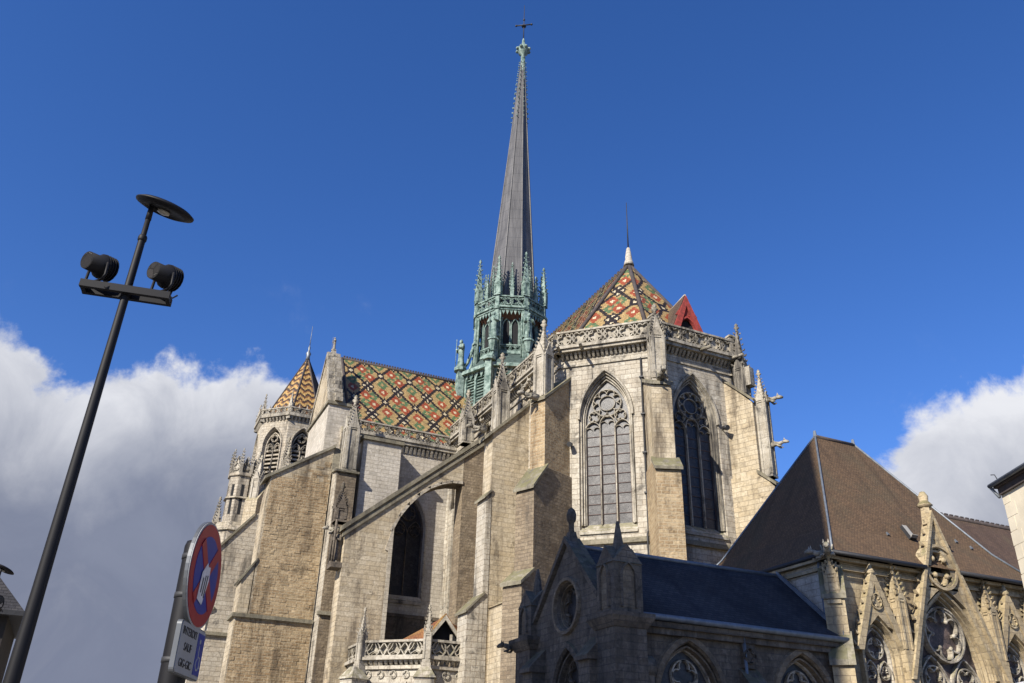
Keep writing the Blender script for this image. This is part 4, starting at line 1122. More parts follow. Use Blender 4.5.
    pin(-97.5, 13.0, 27, 31.5, 35.6, .8); pin(-98.6, 12.6, 26, 29.6, 33.2, .7); pin(-100.5, 9.9, 24, 27.5, 30.6, .7)
    # nave aisle and its pinnacles between tower and transept
    mb = MB(); mb.box(-98, 16.5, 0, -77.2, 24, 24); mb.box(-98, 15.8, 0, -97, 16.5, 22); mb.build('nave_wall', 'limestone', CA)
    mb = MB(); mb.extr([V(-98, 16.2, 24), V(-98, 24, 24), V(-98, 24, 29)], V(21, 0, 0)); mb.build('aisle_roof', 'old_brown_tile', CA)
    for x in (-82, -88, -94):
        mb = MB(); mb.extr([V(x, 16.6, 0), V(x, 12.6, 0), V(x, 12.6, 19), V(x, 16.6, 24)], V(-1.5, 0, 0)); mb.build('buttress', 'limestone', CA)
        pin(x - .7, 13.4, 19.5, 23.5, 27.5, .9)


west_tower()


def side_chapel():
    """small polygonal chapel in the angle of choir and transept"""
    P = [V(-57, 15.2, 0), V(-54.0, 15.2, 0), V(-51.05, 18.16, 0), V(-51.05, 22.35, 0)]
    for (a, b), az in zip(zip(P[:-1], P[1:]), (180, 135, 90)):
        F = Frame(a, az); L = (b - a).length
        mb = MB(); mb.fbox(F, 0, L, 0, 8.2, -.7, 0); mb.fbox(F, 0, L, 8.0, 8.2, -.5, .15)
        mb.build('chapel_wall', 'pale_limestone', CA)
        mb = MB(); corbels(mb, F, .1, L - .1, 8.2, 8.5, .32, .22); mb.fbox(F, -.1, L + .1, 8.5, 8.68, -.4, .38); mb.build('cornice', 'carved_stone', CA)
        mb = MB()
        n = 3; p = L / n
        mb.fbox(F, 0, L, 8.68, 8.78, -.02, .22); mb.fbox(F, 0, L, 9.5, 9.64, -.06, .26)
        for k in range(n):
            u = p * (k + .5); r = .42
            mb.strip(F, circ(u, 9.14, r, 22), .09, .0, .2, True)
            mb.strip(F, circ(u, 9.14, r * .92, 10, 0, PI * .05, PI * .95), .05, .02, .16)
            for s_ in (-1, 1): mb.strip(F, [(u + s_ * p * .5, 8.75), (u + s_ * r * 1.0, 9.14), (u + s_ * p * .5, 9.5)], .1, .0, .2); mb.strip(F, [(u + s_ * r * .15, 9.5), (u + s_ * r * .5, 9.2), (u + s_ * r * .95, 9.0)], .07, .02, .18)
            mb.strip(F, [(u - r * .7, 8.85), (u, 9.0), (u + r * .7, 8.85)], .07, .02, .18)
        mb.fbox(F, 0, L, 8.7, 9.5, -.12, -.06)
        mb.build('balustrade', 'carved_stone', CA)
        mb = MB(); mb.hexa([F(L * .5 - .9, 7.0, 0), F(L * .5 + .9, 7.0, 0), F(L * .5 + .9, 7.0, .1), F(L * .5 - .9, 7.0, .1)], [F(L * .5 - .9, 7.3, 0), F(L * .5 + .9, 7.3, 0), F(L * .5 + .9, 7.3, .1), F(L * .5 - .9, 7.3, .1)])
        for k in range(5): u = L * (k + .5) / 5; foil(mb, F, u, 7.7, .2, 4, 0, .06, .0, .08)
        mb.build('frieze', 'carved_stone', CA)
    for i, az in ((1, 157.5), (2, 112.5), (3, 90)):
        d = V(sin(R(az)), cos(R(az)), 0); p = P[i] + d * .25
        mb = MB(); pinnacle(mb, p.x, p.y, 8.3, 9.9, 11.65, .42, R(-az), True, 6, .1)
        mb.frus((p.x, p.y), .45, .38, 7.8, 8.3, 4, PI / 4 - R(az)); mb.build('pinnacle', 'carved_stone', CA)
        q = P[i] + d * .6; mb = MB(); mb.frus((q.x, q.y), .8, .8, 0, 7.4, 4, PI / 4 - R(az)); mb.frus((q.x, q.y), .95, .3, 7.4, 8.1, 4, PI / 4 - R(az)); mb.build('chapel_buttress', 'pale_limestone', CA)
    ap = V(-54.6, 20.3, 11.6); q = [p + (ap - p) * .12 + V(0, 0, 0) for p in P]; q = [V(a.x, a.y, 8.8) for a in q]
    mb = MB()
    for a, b in zip(q[:-1], q[1:]): mb.face([ap, a, b])
    mb.face([ap, q[3], V(-56, 23.9, 9), V(-57, 23.9, 11)]); mb.build('chapel_roof', 'orange_tile', CA)
    D = Frame((-52.2, 19.6, 0), 100)
    mb = MB()
    for s_ in (-1, 1): mb.extr([D(s_ * 1.3, 9.6, .2), D(0, 11.35, .2), D(0, 11.35, -2.8), D(s_ * 1.3, 9.6, -2.8)], V(0, 0, .09))
    dm = mb.build('dormer', 'orange_tile', CA)
    mb = MB()
    for s_ in (-1, 1): mb.extr([D(s_ * 1.38, 9.55, .12), D(s_ * 1.14, 9.55, .12), D(0, 11.02, .12), D(0, 11.33, .12)], D.w * .14)
    mb.fbox(D, -.9, .9, 9.2, 9.35, -.2, .1); mb.fbox(D, .35, .5, 9.2, 10.2, 0, .1); mb.build('barge_board', 'carved_stone', dm)
    mb = MB(); mb.face([D(-.95, 8.9, -.3), D(.95, 8.9, -.3), D(.95, 9.8, -.3), D(0, 11.15, -.3), D(-.95, 9.8, -.3)]); mb.build('dark_opening', 'dark_void', dm)


side_chapel()


# ------------------------------------------------------------------ hall with the hipped brown roof
HA = thing('chapter_hall', 'sunlit stone hall with carved tracery gable under a steep brown hipped tile roof', 'hall', (-33.2, 34.4, 0))


def hall():
    x1, x0, y0, y1 = -28.5, -37.7, 28.2, 40.6
    FEh = Frame((x1, y0, 0), 90); FSh = Frame((x0, y0, 0), 180); L = y1 - y0
    mb = MB()
    wall_arch(mb, FEh, 0, L, 0, 11.0, [(6.2, 2.12, 2.0, 6.6, 3.5), (2.0, .95, 2.2, 7.2, 1.5), (10.4, .95, 2.2, 7.2, 1.5)], .36, .1); mb.build('wall', 'hall_stone', HA)
    mb = MB(); mb.fbox(FSh, 0, x1 - x0, 0, 11.0, -.6, 0); mb.build('wall', 'white_ashlar', HA)
    mb = MB(); mb.box(x0, y0 + .6, 0, x0 + .5, y1, 11); mb.box(x0 + .5, y1 - .5, 0, x1 - .7, y1, 11); mb.build('wall', 'hall_stone', HA)
    # roof with bellcast eaves on all four sides
    e = .55; A0, A1 = V(-33.1, y0 + 4.85, 19.15), V(-33.1, y1 - 4.85, 19.15)
    X1, X0, Y0, Y1 = x1 + e, x0 - e, y0 - .25, y1 + .35; ze, zk, ki = 11.25, 12.75, 1.25
    ring = [V(X1, Y0, ze), V(X1, Y1, ze), V(X0, Y1, ze), V(X0, Y0, ze)]
    kr = [V(X1 - ki, Y0 + ki, zk), V(X1 - ki, Y1 - ki, zk), V(X0 + ki, Y1 - ki, zk), V(X0 + ki, Y0 + ki, zk)]
    mb = MB()
    for k in range(4): j = (k + 1) % 4; mb.face([ring[k], ring[j], kr[j], kr[k]])
    mb.face([kr[0], kr[1], A1, A0]); mb.face([kr[1], kr[2], A1]); mb.face([kr[2], kr[3], A0, A1]); mb.face([kr[3], kr[0], A0])
    rf = mb.build('roof', 'brown_tile', HA)
    mb = MB()
    for r_, k_, a_ in ((ring[0], kr[0], A0), (ring[1], kr[1], A1), (ring[3], kr[3], A0)): mb.tube([r_ + V(0, 0, .04), k_ + V(0, 0, .06), a_ + V(0, 0, .06)], .055, 6)
    mb.build('hip_flashing', 'zinc', rf)
    mb = MB(); mb.tube([A0, A1], .11, 6); mb.build('ridge', 'weathered_slate_tile', rf)
    mb = MB()
    for a in (A0, A1): mb.frus((a.x, a.y), .11, .07, a.z, a.z + .33, 6)
    mb.build('ridge_finial', 'zinc', rf)
    n = (kr[1] - kr[0]).cross(A0 - kr[0]).normalized(); n = n if n.z > 0 else -n
    D = V(-n.z, 0, n.x).normalized(); D = D if D.z > 0 else -D
    mb = MB(); c = V(X1 - ki, 34.4, zk) + D * .1
    mb.hexa([c + V(0, -.2, 0), c + V(0, .2, 0), c + V(0, .2, 0) + D * .8, c + V(0, -.2, 0) + D * .8], [c + V(0, -.2, 0) + n * .14, c + V(0, .2, 0) + n * .14, c + V(0, .2, 0) + D * .8 + n * .14, c + V(0, -.2, 0) + D * .8 + n * .14])
    sk = mb.build('skylight', 'iron', rf)
    mb = MB(); mb.face([c + V(0, -.15, 0) + n * .15 + D * .08, c + V(0, .15, 0) + n * .15 + D * .08, c + V(0, .15, 0) + n * .15 + D * .85, c + V(0, -.15, 0) + n * .15 + D * .85]); mb.extr([c + V(0, -.2, 0) + n * .15, c + V(0, .2, 0) + n * .15, c + V(0, .2, 0) + n * .3 + D * .05, c + V(0, -.2, 0) + n * .3 + D * .05], D * .03); mb.build('pane', 'lamp_glass', sk)
    mb = MB()
    for u, v in ((4.6, .1), (9.4, .5), (10.2, .2)):
        c = V(X1 - ki, y0 + u, zk) + D * v; mb.extr([c, c + V(0, .14, 0), c + V(0, .07, 0) + D * .2], n * .08)
    mb.build('roof_vent', 'zinc', rf)
    # eaves: dark gutter over a weathered cornice
    mb = MB()
    for F, l in ((FEh, L), (FSh, x1 - x0)): mb.fbox(F, -.3, l + .3, 10.6, 10.72, -.3, .14); mb.fbox(F, -.35, l + .35, 10.95, 11.1, -.3, .3)
    mb.build('cornice', 'hall_stone', HA)
    mb = MB(); mb.tube([V(X0, Y0 - .05, ze - .08), V(X1 + .06, Y0 - .05, ze - .08), V(X1 + .06, y0 + 5.15, ze - .08)], .1, 8); mb.build('gutter', 'iron', HA)
    mb = MB(); mb.tube([V(X1 + .06, y0 + 7.25, ze - .08), V(X1 + .06, Y1, ze - .08)], .1, 8); mb.build('gutter', 'iron', HA)
    # great window and its gable
    Fg = FEh.at(0, 0, 0); uc = 6.2
    mb = MB()
    for a, h_, w_, w0, w1 in ((2.22, 3.66, .18, -.1, .34), (2.08, 3.48, .12, -.16, .14), (1.99, 3.36, .1, -.28, .0)):
        o = [(uc - a, 1.5)] + [(uc + x, 6.6 + y) for x, y in arch(a, h_, 14)] + [(uc + a, 1.5)]
        mb.strip(Fg, o, w_, w0, w1)
    w = mb.build('window', 'hall_stone', HA)
    tr = MB(); W0, W1 = -.3, -.06
    for s_ in (-1, 1):
        c = uc + s_ * .98; tr.strip(Fg, [(c - .98, 1.8)] + [(c + x, 5.75 + y) for x, y in arch(.98, 1.7, 9)] + [(c + .98, 1.8)], .12, W0, W1)
        foil(tr, Fg, c, 6.5, .55, 4, PI / 4, .08, W0, W1)
        for q in (-1, 1):
            tr.strip(Fg, [(c + q * .49 - .49, 1.8)] + [(c + q * .49 + x, 4.95 + y) for x, y in arch(.49, .9, 6)] + [(c + q * .49 + .49, 1.8)], .09, W0, W1); foil(tr, Fg, c + q * .49, 5.22, .28, 3, PI / 2, .06, W0, W1)
    foil(tr, Fg, uc, 8.42, 1.1, 6, PI / 6, .1, W0, W1 + .05); tr.strip(Fg, circ(uc, 8.42, 1.18, 28), .1, W0, W1 + .12, True)
    for a in range(6):
        q = a * PI / 3 + PI / 3; tr.blob(Fg(uc + .66 * cos(q), 8.42 + .66 * sin(q), W1), .1, 1, 6)
    tr.build('tracery', 'pale_limestone', w)
    window_glass(Fg, uc, 2.12, 1.8, 6.6, 3.5, -.26, 'rose_glass', w)
    # gable: two raking bands, pierced quatrefoil, crockets, finial
    mb = MB(); Fq = FEh.at(0, 0, .06); wq = .42
    az_, foot, hw = 13.7, 6.3, 2.95
    for s_ in (-1, 1):
        mb.extr([Fq(uc + s_ * hw, foot), Fq(uc + s_ * (hw - .42), foot), Fq(uc, az_ - 1.0), Fq(uc, az_)], Fq.w * wq)
        mb.extr([Fq(uc + s_ * (hw + .14), foot, wq), Fq(uc + s_ * (hw - .08), foot, wq), Fq(uc, az_ - .12, wq), Fq(uc, az_ + .25, wq)], Fq.w * .16)
        # infill between arch, ring and rake
        Q = [(uc + s_ * x, y) for x, y in ((2.24, 6.6), (2.2, 7.3), (2.02, 8.1), (1.68, 8.9), (1.2, 9.6), (.55, 10.12), (0, 10.42))]
        ring_ = [(uc + s_ * .98 * cos(t), 11.3 + .98 * sin(t)) for t in (-PI / 2, -1.0, -.5, 0, .5, 1.0)]
        rk = lambda v: hw - .3 - (v - foot) * (hw - .1) / (az_ - foot)
        for (a0, b0), (a1, b1) in zip(Q[:-1], Q[1:]):
            mb.hexa([Fq(a0, b0, .0), Fq(a1, b1, .0), Fq(uc + s_ * max(0, rk(b1)), b1, .0), Fq(uc + s_ * rk(b0), b0, .0)], [Fq(a0, b0, .38), Fq(a1, b1, .38), Fq(uc + s_ * max(0, rk(b1)), b1, .38), Fq(uc + s_ * rk(b0), b0, .38)])
        for (a0, b0), (a1, b1) in zip(ring_[:-1], ring_[1:]):
            mb.hexa([Fq(a0, b0, .0), Fq(a1, b1, .0), Fq(uc + s_ * max(.3, rk(b1)), b1, .0), Fq(uc + s_ * max(.3, rk(b0)), b0, .0)], [Fq(a0, b0, .38), Fq(a1, b1, .38), Fq(uc + s_ * max(.3, rk(b1)), b1, .38), Fq(uc + s_ * max(.3, rk(b0)), b0, .38)])
        crockets(mb, Fq(uc + s_ * (hw + .1), foot, .25), Fq(uc, az_, .25), 13, .2, FEh.u * s_)
    mb.extr([Fq(uc - .62, 12.0, .0), Fq(uc + .62, 12.0, .0), Fq(uc, 13.4, .0)], Fq.w * .37)
    mb.strip(Fq, circ(uc, 11.3, .98, 30), .2, .0, .5, True); foil(mb, Fq, uc, 11.3, .86, 4, 0, .12, .1, .4)
    for k in range(4):
        q = PI / 4 + k * PI / 2; mb.blob(Fq(uc + .52 * cos(q), 11.3 + .52 * sin(q), .4), .13, 1, 6)
    p = Fq(uc, 0, .25); mb.frus((p.x, p.y), .28, .2, 13.3, 14.3, 6); mb.lathe((p.x, p.y, 14.1), [(.2, 0), (.38, .15), (.2, .35), (.24, .6), (.12, .8)], 7)
    mb.build('gable', 'hall_stone', HA)
    # the two narrow bays
    for c in (2.0, 10.4):
        mb = MB()
        mb.strip(FEh, [(c - 1.02, 2)] + [(c + x, 7.1 + y) for x, y in arch(1.02, 1.6, 9)] + [(c + 1.02, 2)], .2, -.1, .24); mb.strip(FEh, [(c - .86, 2)] + [(c + x, 7.1 + y) for x, y in arch(.86, 1.35, 9)] + [(c + .86, 2)], .13, -.3, .02)
        w = mb.build('window', 'hall_stone', HA)
        tr = MB(); window_bars(tr, FEh, c, .8, 2, 7.0, 1.3, 2, W0, W1, .09); lancet_heads(tr, FEh, c, .8, 6.3, 2, .7, W0, W1, .07); foil(tr, FEh, c, 7.5, .42, 4, 0, .07, W0, W1); tr.build('tracery', 'pale_limestone', w)
        window_glass(FEh, c, .9, 2, 7.1, 1.4, -.26, 'rose_glass', w)
        mb = MB(); Fm = FEh.at(0, 0, .1)
        for s_ in (-1, 1):
            mb.extr([Fm(c + s_ * 1.5, 7.3), Fm(c + s_ * 1.14, 7.3), Fm(c, 10.1), Fm(c, 10.8)], Fm.w * .34); crockets(mb, Fm(c + s_ * 1.5, 7.3, .2), Fm(c, 10.8, .2), 8, .16, FEh.u * s_)
        foil(mb, Fm, c, 9.35, .3, 3, PI / 2, .09, .26, .34); mb.extr([Fm(c - .95, 8.2), Fm(c - .5, 8.35), Fm(c, 8.8), Fm(c + .5, 8.35), Fm(c + .95, 8.2), Fm(c, 10.3)], Fm.w * .27); p = Fm(c, 0, .2); mb.lathe((p.x, p.y, 10.5), [(.14, 0), (.24, .12), (.12, .3), (.05, .6)], 6)
        mb.build('small_gable', 'hall_stone', HA)
    # slender pinnacles between the bays
    for u in (3.35, 9.05, 11.9):
        p = FEh(u, 0, .28); mb = MB(); mb.frus((p.x, p.y), .42, .36, 0, 7.3, 4, PI / 4); pinnacle(mb, p.x, p.y, 7.3, 9.6, 11.45, .46, 0, True, 6, .14); mb.build('pinnacle', 'hall_stone', HA)
    # diagonal corner buttress, weathered pinnacle, gargoyle
    d = V(.707, -.707, 0); F = Frame.__new__(Frame); F.o = V(x1, y0, 0) - d * .3; F.u = d; F.w = V(d.y, -d.x, 0)
    mb = MB(); mb.extr([F(0, 0, -.42), F(1.5, 0, -.42), F(1.5, 6.6, -.42), F(.95, 7.6, -.42), F(.95, 9.3, -.42), F(.4, 10.5, -.42), F(0, 10.5, -.42)], F.w * .84)
    b = mb.build('buttress', 'hall_stone', HA)
    mb = MB(); mb.extr([F(.85, 7.65, -.5), F(1.65, 6.5, -.5), F(1.65, 6.72, -.5), F(.85, 7.9, -.5)], F.w * 1.0); mb.extr([F(.3, 10.45, -.5), F(1.05, 9.2, -.5), F(1.05, 9.4, -.5), F(.3, 10.65, -.5)], F.w); mb.build('coping', 'mossy_coping', b)
    mb = MB(); p = F(.75, 0); pinnacle(mb, p.x, p.y, 9.0, 10.2, 11.3, .5, PI / 4, True, 3, .12); mb.build('pinnacle', 'hall_stone', HA)
    mb = MB(); gargoyle(mb, F(.5, 11.15), d, 1.15, .2); gargoyle(mb, V(x1 + .2, y0 - .1, 11.1), (-.3, -.9, 0), .9, .17); mb.build('gargoyle', 'carved_stone', HA)
    mb = MB(); mb.fbox(FEh, -.9, -.35, 5.4, 6.5, .5, .62); mb.extr([FEh(-.3, 6.0, .1), FEh(.75, 6.0, .1), FEh(.75, 5.2, .9), FEh(-.3, 5.2, .9)], V(0, 0, -.16)); mb.fbox(FEh, -.2, .7, 0, 5.3, 0, .75); mb.build('lower_stage', 'hall_stone', b)
    mb = MB(); mb.tube([FSh(x1 - x0 - .45, 0, .12), FSh(x1 - x0 - .45, 11, .12)], .09, 8); mb.build('downpipe', 'zinc', HA)


hall()


# ------------------------------------------------------------------ blue slate chapel in the shade
CH = thing('slate_chapel', 'soot-darkened stone chapel in shade with blue slate roof and round window in its gable', 'chapel', (-31.5, 22.5, 0))


def chapel():
    x1, x0, y0, y1 = -28.2, -34.8, 17.0, 28.1; xm = -31.5
    FEc = Frame((x1, y0, 0), 90); FSc = Frame((xm, y0, 0), 180); L = y1 - y0
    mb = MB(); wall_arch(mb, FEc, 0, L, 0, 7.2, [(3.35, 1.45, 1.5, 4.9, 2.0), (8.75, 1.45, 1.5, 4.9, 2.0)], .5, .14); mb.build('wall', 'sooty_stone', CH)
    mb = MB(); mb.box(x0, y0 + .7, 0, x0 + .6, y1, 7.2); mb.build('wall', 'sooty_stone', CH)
    # south gable with its rose and pointed window
    rc = 8.35; rr = .92
    mb = MB(); nseg = 24
    hull = lambda u: 10.8 - abs(u) * (10.8 - 7.3) / 3.3
    mb2 = circ(0, rc, rr, nseg)
    # lower wall with pointed window
    wall_arch(mb, FSc, -3.3, 3.3, 0, rc - rr - .02, [(0, 1.2, 1.5, 5.0, 1.75)], .5, .14)
    # ring of faces from the round opening to the gable outline
    def edge(a):
        c, s_ = cos(a), sin(a); best = 1e9
        for (ux, vx), (uy, vy) in (((-3.3, rc - rr - .02), (3.3, rc - rr - .02)), ((3.3, rc - rr - .02), (3.3, 7.45)), ((3.3, 7.45), (0, 10.8)), ((0, 10.8), (-3.3, 7.45)), ((-3.3, 7.45), (-3.3, rc - rr - .02))):
            dx, dy = uy - ux, vy - vx; det = c * dy - s_ * dx
            if abs(det) < 1e-9: continue
            t = (ux * dy - (vx - rc) * dx) / det; k = (ux * s_ - (vx - rc) * c) / det
            if t > 0 and -1e-6 <= k <= 1 + 1e-6: best = min(best, t)
        return (best * c, rc + best * s_)
    N = 48
    for k in range(N):
        a0, a1 = 2 * PI * k / N, 2 * PI * (k + 1) / N
        p0, p1 = (rr * cos(a0), rc + rr * sin(a0)), (rr * cos(a1), rc + rr * sin(a1)); e0, e1 = edge(a0), edge(a1)
        mb.face([FSc(*p0), FSc(*e0), FSc(*e1), FSc(*p1)]); mb.face([FSc(*p0), FSc(*p1), FSc(p1[0] * .86, rc + (p1[1] - rc) * .86, -.45), FSc(p0[0] * .86, rc + (p0[1] - rc) * .86, -.45)])
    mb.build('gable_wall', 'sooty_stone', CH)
    mb = MB(); mb.strip(FSc, circ(0, rc, rr + .12, 30), .2, -.02, .14, True); mb.strip(FSc, circ(0, rc, rr - .06, 30), .1, -.4, -.15, True)
    w = mb.build('round_window', 'brown_masonry', CH)
    mb = MB(); foil(mb, FSc, 0, rc, .8, 6, 0, .08, -.45, -.3); mb.build('tracery', 'sooty_stone', w)
    mb = MB(); mb.face([FSc(x, y, -.42) for x, y in circ(0, rc, rr, 24)]); mb.build('glass', 'dark_glass', w)
    def win(F, c, a, h, sp):
        mb = MB(); mb.strip(F, [(c - a - .08, 1.5)] + [(c + x, sp + y) for x, y in arch(a + .08, h + .1, 10)] + [(c + a + .08, 1.5)], .34, -.02, .1); mb.strip(F, [(c - a + .12, 1.5)] + [(c + x, sp + y) for x, y in arch(a - .12, h - .2, 10)] + [(c + a - .12, 1.5)], .12, -.35, -.1)
        w = mb.build('window', 'brown_masonry' if F is FEc else 'sooty_stone', CH)
        tr = MB(); b = a * .84; window_bars(tr, F, c, b, 1.5, sp, h * .86, 2, -.5, -.34, .09); lancet_heads(tr, F, c, b, sp - .55, 2, .9, -.5, -.34, .07); foil(tr, F, c, sp + .78, .56, 4, 0, .075, -.5, -.34); tr.build('tracery', 'limestone' if F is FEc else 'sooty_stone', w)
        window_glass(F, c, a, 1.5, sp, h, -.47, 'dark_glass', w)
    win(FSc, 0, 1.2, 1.75, 5.0); win(FEc, 3.35, 1.45, 2.0, 4.9); win(FEc, 8.75, 1.45, 2.0, 4.9)
    # roof
    rz = 10.78; e = .3
    mb = MB()
    mb.extr([V(x1 + e, y0 + .4, 7.62), V(xm, y0 + .4, rz), V(xm, y0 + .4, rz - .2), V(x1 + e - .1, y0 + .4, 7.45)], V(0, L - .5, 0)); mb.extr([V(x0 - e, y0 + .4, 7.62), V(xm, y0 + .4, rz), V(xm, y0 + .4, rz - .2), V(x0 - e + .1, y0 + .4, 7.45)], V(0, L - .5, 0)); rf = mb.build('roof', 'blue_slate', CH)
    mb = MB(); mb.tube([V(xm, y0 + .4, rz + .02), V(xm, y1 - .1, rz + .02)], .1, 6); mb.extr([V(x1 + e, y1 - .25, 7.66), V(xm, y1 - .25, rz + .05), V(xm, y1 - .25, rz + .25), V(x1 + e, y1 - .25, 7.9)], V(0, .1, 0)); mb.build('flashing', 'zinc', rf)
    mb = MB(); mb.fbox(FEc, .3, L, 7.0, 7.22, -.3, .2); mb.fbox(FEc, .3, L, 7.22, 7.42, -.3, .34); mb.build('cornice', 'sooty_stone', CH)
    mb = MB(); mb.tube([V(x1 + e + .12, y0 + .6, 7.56), V(x1 + e + .12, y1 - .1, 7.52)], .12, 8); mb.tube([V(x1 + .14, y0 + 5.85, 0), V(x1 + .14, y0 + 5.85, 7.3)], .07, 8); mb.build('gutter', 'zinc', CH)
    # gable coping with finial
    mb = MB()
    for s_ in (-1, 1): mb.extr([FSc(s_ * 3.45, 7.35, .16), FSc(0, 10.9, .16), FSc(0, 11.15, .16), FSc(s_ * 3.55, 7.5, .16)], FSc.w * -.75)
    p = FSc(0, 0, -.2); mb.frus((p.x, p.y), .34, .2, 10.8, 11.35, 4, PI / 4); mb.lathe((p.x, p.y, 11.3), [(.15, 0), (.12, .15), (.12, .45), (.2, .55), (.22, .8), (.15, 1.0), (.04, 1.1)], 8); mb.build('gable_coping', 'sooty_stone', CH)
    # corner turrets with little gablets and stone cones
    for x, y, zt in ((x1 + .1, y0 + .35, 9.4), (x0 - .1, y0 + .35, 8.9)):
        mb = MB(); mb.frus((x, y), .95, .95, 0, 7.2, 4, PI / 4); mb.frus((x, y), 1.0, 1.3, 7.0, 7.35, 4, PI / 4); mb.frus((x, y), 1.3, 1.3, 7.35, 7.5, 4, PI / 4)
        b = mb.build('corner_buttress', 'sooty_stone', CH)
        mb = MB(); mb.frus((x, y), .86, .86, 7.5, zt, 4, PI / 4)
        for k in range(4):
            F = Frame((x, y, 0), 90 * k).at(0, 0, .61); mb.extr([F(-.66, zt - .1), F(.66, zt - .1), F(0, zt + .62)], F.w * -.61); mb.strip(F, [(-.3, 7.7)] + [(q, zt - .6 + r_) for q, r_ in arch(.3, .5, 6)] + [(.3, 7.7)], .1, .0, .1)
        mb.frus((x, y), .29, .06, zt + .2, zt + 1.6, 8); mb.build('turret', 'sooty_stone', b)
        mb = MB()
        for k in range(4):
            F = Frame((x, y, 0), 90 * k).at(0, 0, .62); mb.face([F(-.26, 7.7)] + [F(q, zt - .6 + r_) for q, r_ in arch(.26, .45, 6)] + [F(.26, 7.7)])
        mb.build('blind_arch', 'brown_masonry', b)
    mb = MB()
    gargoyle(mb, V(x0 - .6, y0 - .2, 7.2), (-.75, -.65, 0), .9, .16); mb.build('gargoyle', 'sooty_stone', CH)
    for s_ in (-1, 1):
        mb = MB(); F = FSc.at(s_ * 2.35, 0, 0); mb.fbox(F, -.4, .4, 0, 6.0, 0, .6); mb.extr([F(-.48, 6.0, .0), F(-.48, 6.0, .75), F(-.48, 6.15, .75), F(-.48, 6.9, 0)], F.u * .96); mb.build('stepped_buttress', 'sooty_stone', CH)
    F = FEc.at(.95, 0, 0); mb = MB(); mb.fbox(F, -.45, .45, 0, 5.7, 0, .6)
    mb.tube([F(-.5, 5.75, .3), F(.5, 5.75, .3)], .42, 10); mb.build('stepped_buttress', 'sooty_stone', CH)
    F = FEc.at(6.05, 0, 0); mb = MB(); mb.fbox(F, -.36, .36, 0, 5.2, 0, .55); mb.extr([F(-.45, 5.2, 0), F(-.45, 5.2, .75), F(-.45, 5.32, .75), F(-.45, 6.1, 0)], F.u * .9); mb.fbox(F, -.3, .3, 6.1, 7.0, 0, .14); foil(mb, F, 0, 6.55, .26, 4, 0, .07, .1, .22); mb.build('stepped_buttress', 'sooty_stone', CH)


chapel()


# ------------------------------------------------------------------ the wing behind the hall
def wing():
    t = thing('abbey_wing', 'long wing with old brown tiled roof rising behind the hall', 'building', (-40, 60, 0))
    mb = MB(); mb.box(-46, 46, 0, -34.5, 76, 11.3); mb.build('wall', 'limestone', t)
    mb = MB(); mb.extr([V(-33.9, 45.6, 11), V(-40.2, 45.6, 19.1), V(-46.6, 45.6, 11)], V(0, 31, 0)); mb.build('roof', 'old_brown_tile', t)
    mb = MB(); mb.tube([V(-40.2, 45.6, 19.12), V(-40.2, 76.6, 19.12)], .13, 6)
    for k in range(60): mb.box(-40.26, 45.8 + k * .5, 19.1, -40.14, 46.1 + k * .5, 19.36)
    mb.build('ridge', 'weathered_slate_tile', t)
    mb = MB(); mb.tube([V(-36.2, 58.2, 14.0), V(-38.5, 57.4, 17.2)], .07, 6); mb.build('ladder_rail', 'zinc', t)


wing()


# ------------------------------------------------------------------ houses at the edges
def house_windows(F, t, us, vs_, w=1.1, h=1.9):
    for u in us:
        for v in vs_:
            fr = MB(); fr.strip(F, [(u - w / 2, v), (u - w / 2, v + h), (u + w / 2, v + h), (u + w / 2, v)], .16, -.02, .06); fr.fbox(F, u - w / 2 - .15, u + w / 2 + .15, v - .12, v, -.02, .16)
            o = fr.build('window', 'limestone', t)
            g = MB(); g.face([F(u - w / 2, v, .012), F(u + w / 2, v, .012), F(u + w / 2, v + h, .012), F(u - w / 2, v + h, .012)]); g.build('pane', 'dark_glass', o)
            b = MB(); b.fbox(F, u - .03, u + .03, v, v + h, .0, .04); b.fbox(F, u - w / 2, u + w / 2, v + h * .6, v + h * .6 + .05, .0, .035); b.build('glazing_bar', 'white_paint', o)


def right_house():
    t = thing('cream_house', 'cream rendered house at the edge with dark eaves and gutter', 'house', (-9.5, 21.5, 0))
    F = Frame((-13.82, 19.7, 0), 204)
    mb = MB(); mb.fbox(F, 0, 11, 0, 8.65, -9, 0); mb.build('wall', 'stucco', t)
    mb = MB()
    for k in range(25): mb.fbox(F, -.03 if k % 3 else -.05, .42 if k % 2 else .26, .1 + k * .34, .1 + k * .34 + .32, -.3, .006)
    mb.build('quoin', 'stucco', t)
    mb = MB(); mb.fbox(F, -.05, 11.1, 8.5, 8.68, -.2, .07); mb.fbox(F, -.1, 11.2, 8.68, 8.8, -9.2, .14); mb.build('eaves', 'weathered_slate_tile', t)
    mb = MB(); mb.hexa([F(-.12, 8.82, .16), F(11.2, 8.82, .16), F(11.2, 8.82, -9.2), F(-.12, 8.82, -9.2)], [F(3.5, 9.5, -3.5), F(8, 9.5, -3.5), F(8, 9.5, -5.5), F(3.5, 9.5, -5.5)]); mb.build('roof', 'old_brown_tile', t)
    mb = MB(); mb.tube([F(-.16, 8.76, .2), F(11.2, 8.74, .2)], .055, 8); mb.tube([F(-.14, 8.72, .18), F(-.14, 8.6, .1), F(-.05, 8.45, .06)], .04, 6); mb.build('gutter', 'zinc', t)
    mb = MB(); mb.tube([F(.1, 8.85, .1), F(.05, 9.0, .12), F(-.08, 9.04, .14)], .012, 5); mb.build('aerial', 'iron', t)
    house_windows(F, t, (2.6, 5.4, 8.2), (1.2, 5.4))


right_house()


